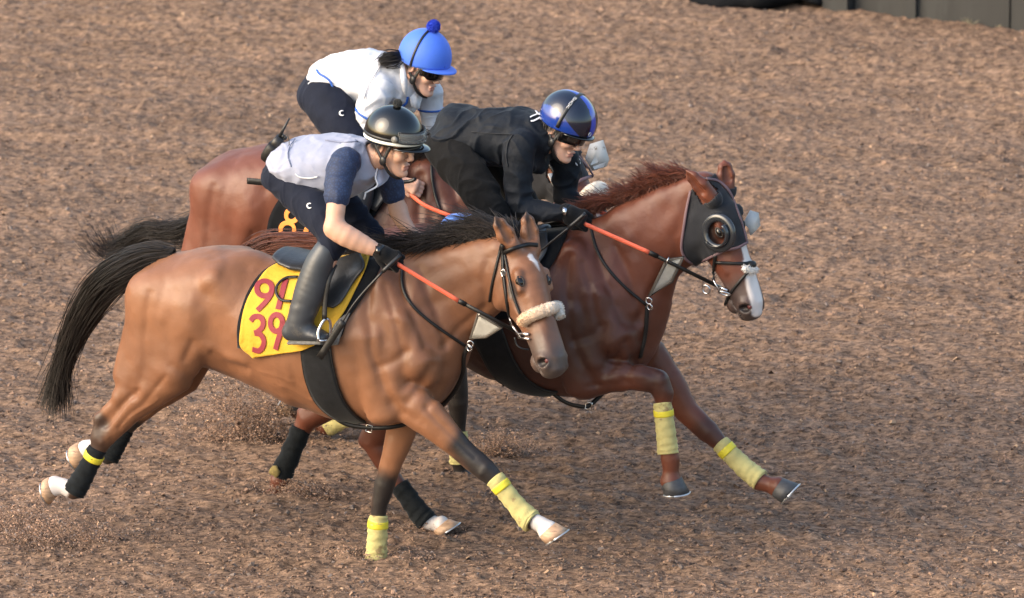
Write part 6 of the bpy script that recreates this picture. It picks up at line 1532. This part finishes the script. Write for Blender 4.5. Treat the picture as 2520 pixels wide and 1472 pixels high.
whip(H, [(1022, 440, .30), (1000, 447, .30), (900, 452, .36), (780, 452, .40), (690, 450, .42), (655, 449, .42)], [(662, 450, .42), (630, 447, .42), (608, 445, .42)], 'black whip of the back rider, its flap end sticking out behind the front rider')

# seams and bindings
M_SEAM_K = mat('black_seam', (0.012, 0.014, 0.018), rough=.8); M_SEAM_V = mat('lavender_seam', (0.22, 0.235, 0.32), rough=.8); M_SEAM_W = mat('white_seam', (0.40, 0.41, 0.46), rough=.8); M_SEAM_N = mat('navy_seam', (0.022, 0.027, 0.042), rough=.8)
collar(h1, F1v, [(830, 386), (813, 398), (803, 422), (801, 450), (806, 478)], M_SEAM_V, vest, .007, .006, 'armhole_binding')
collar(h1, F1v, [(726, 342), (712, 362), (708, 385), (716, 410)], M_SEAM_V, vest, .005, .005, 'hem_seam')
collar(h1, F1v, [(800, 345), (840, 350), (880, 348)], M_SEAM_V, vest, .004, .005, 'yoke_seam')
collar(h2, F2s, [(1160, 324), (1205, 328), (1262, 331)], M_SEAM_K, js, .004, .006, 'yoke_seam')
collar(h2, F2s, [(1262, 331), (1250, 352), (1246, 384), (1250, 410)], M_SEAM_K, js, .005, .006, 'shoulder_seam')
collar(h2, F2s, [(1100, 350), (1140, 366), (1180, 386), (1215, 405)], M_SEAM_K, js, .006, .006, 'hem_seam')
collar(h3, F3s, [(945, 150), (925, 180), (905, 215), (895, 245)], M_SEAM_W, ps, .004, .006, 'shoulder_seam')

# ------------------------------------------------------------------ soil thrown up by the hooves
def spray(u, v, n_, W, Hh, lean, seed, label, fr, nn=0.0, back=1.0):
    rng = np.random.default_rng(seed); c = fr.O + fr.p(u, v, nn)[0]*fr.h + fr.p(u, v, nn)[1]*fr.l; c[2] = 0.0
    a = rng.normal(0, 1, n_)*(1 + .5*rng.random(n_)); b = rng.normal(0, 1, n_); z = np.abs(rng.normal(0, 1, n_)) + .15*rng.exponential(1, n_)
    lump = vnoise(a*2.5 + seed, z*2.5); keep = lump > -.18
    a, b, z = a[keep], b[keep], z[keep]
    P_ = c + np.stack([a*W - lean*z*Hh*back, b*W*.45, z*Hh], 1)
    P_[:, 2] = np.maximum(P_[:, 2], ground_h(P_[:, 0], P_[:, 1]))
    s = np.clip(rng.lognormal(math.log(.0023), .55, len(P_)), .0012, .014)
    me = chip_mesh(P_, s, rng, chip_cols(rng, len(P_), 1.6))
    tag(obj('thrown_soil', me, M_CHIP), label, 'soil', kind='stuff')
def wpt(fr, u, v, n):
    q = fr.p(u, v, n); return fr.O + q[0]*fr.h + q[1]*fr.l
for fr, u, v, n, d, r in ((f1, 925, 1400, -.13, .03, .10), (f2, 677, 1236, -.12, .03, .10), (f2, 1095, 1300, .14, .02, .10), (f3, 1130, 1150, .145, .02, .10)):
    w = wpt(fr, u, v, n); FEET.append((w[0], w[1], d, r))
build_ground(); build_chips(); build_wall()
spray(640, 1100, 22000, .13, .13, .3, 41, 'cloud of brown soil thrown up behind the middle horse hind hoof', f3, .0)
spray(745, 1235, 5000, .075, .035, -.4, 42, 'soil splash at the planted hind hoof with the black bandage', f2, -.10, -1)
spray(150, 1330, 9000, .16, .055, .6, 43, 'low soil spray below the trailing hind hooves of the near horse', f1, .12)
spray(20, 1330, 6000, .12, .09, .4, 47, 'drifting soil at the left edge behind the near horse', f1, .0)
spray(1240, 1165, 5000, .065, .05, .1, 44, 'small soil spray beyond the outstretched foreleg of the near horse', f3, -.2)
spray(945, 1405, 2500, .10, .022, 0, 45, 'soil splash round the planted yellow-bandaged foreleg', f1, -.13)
spray(1080, 1305, 450, .07, .018, 0, 46, 'soil splash round the white hind foot in the middle', f2, .14)
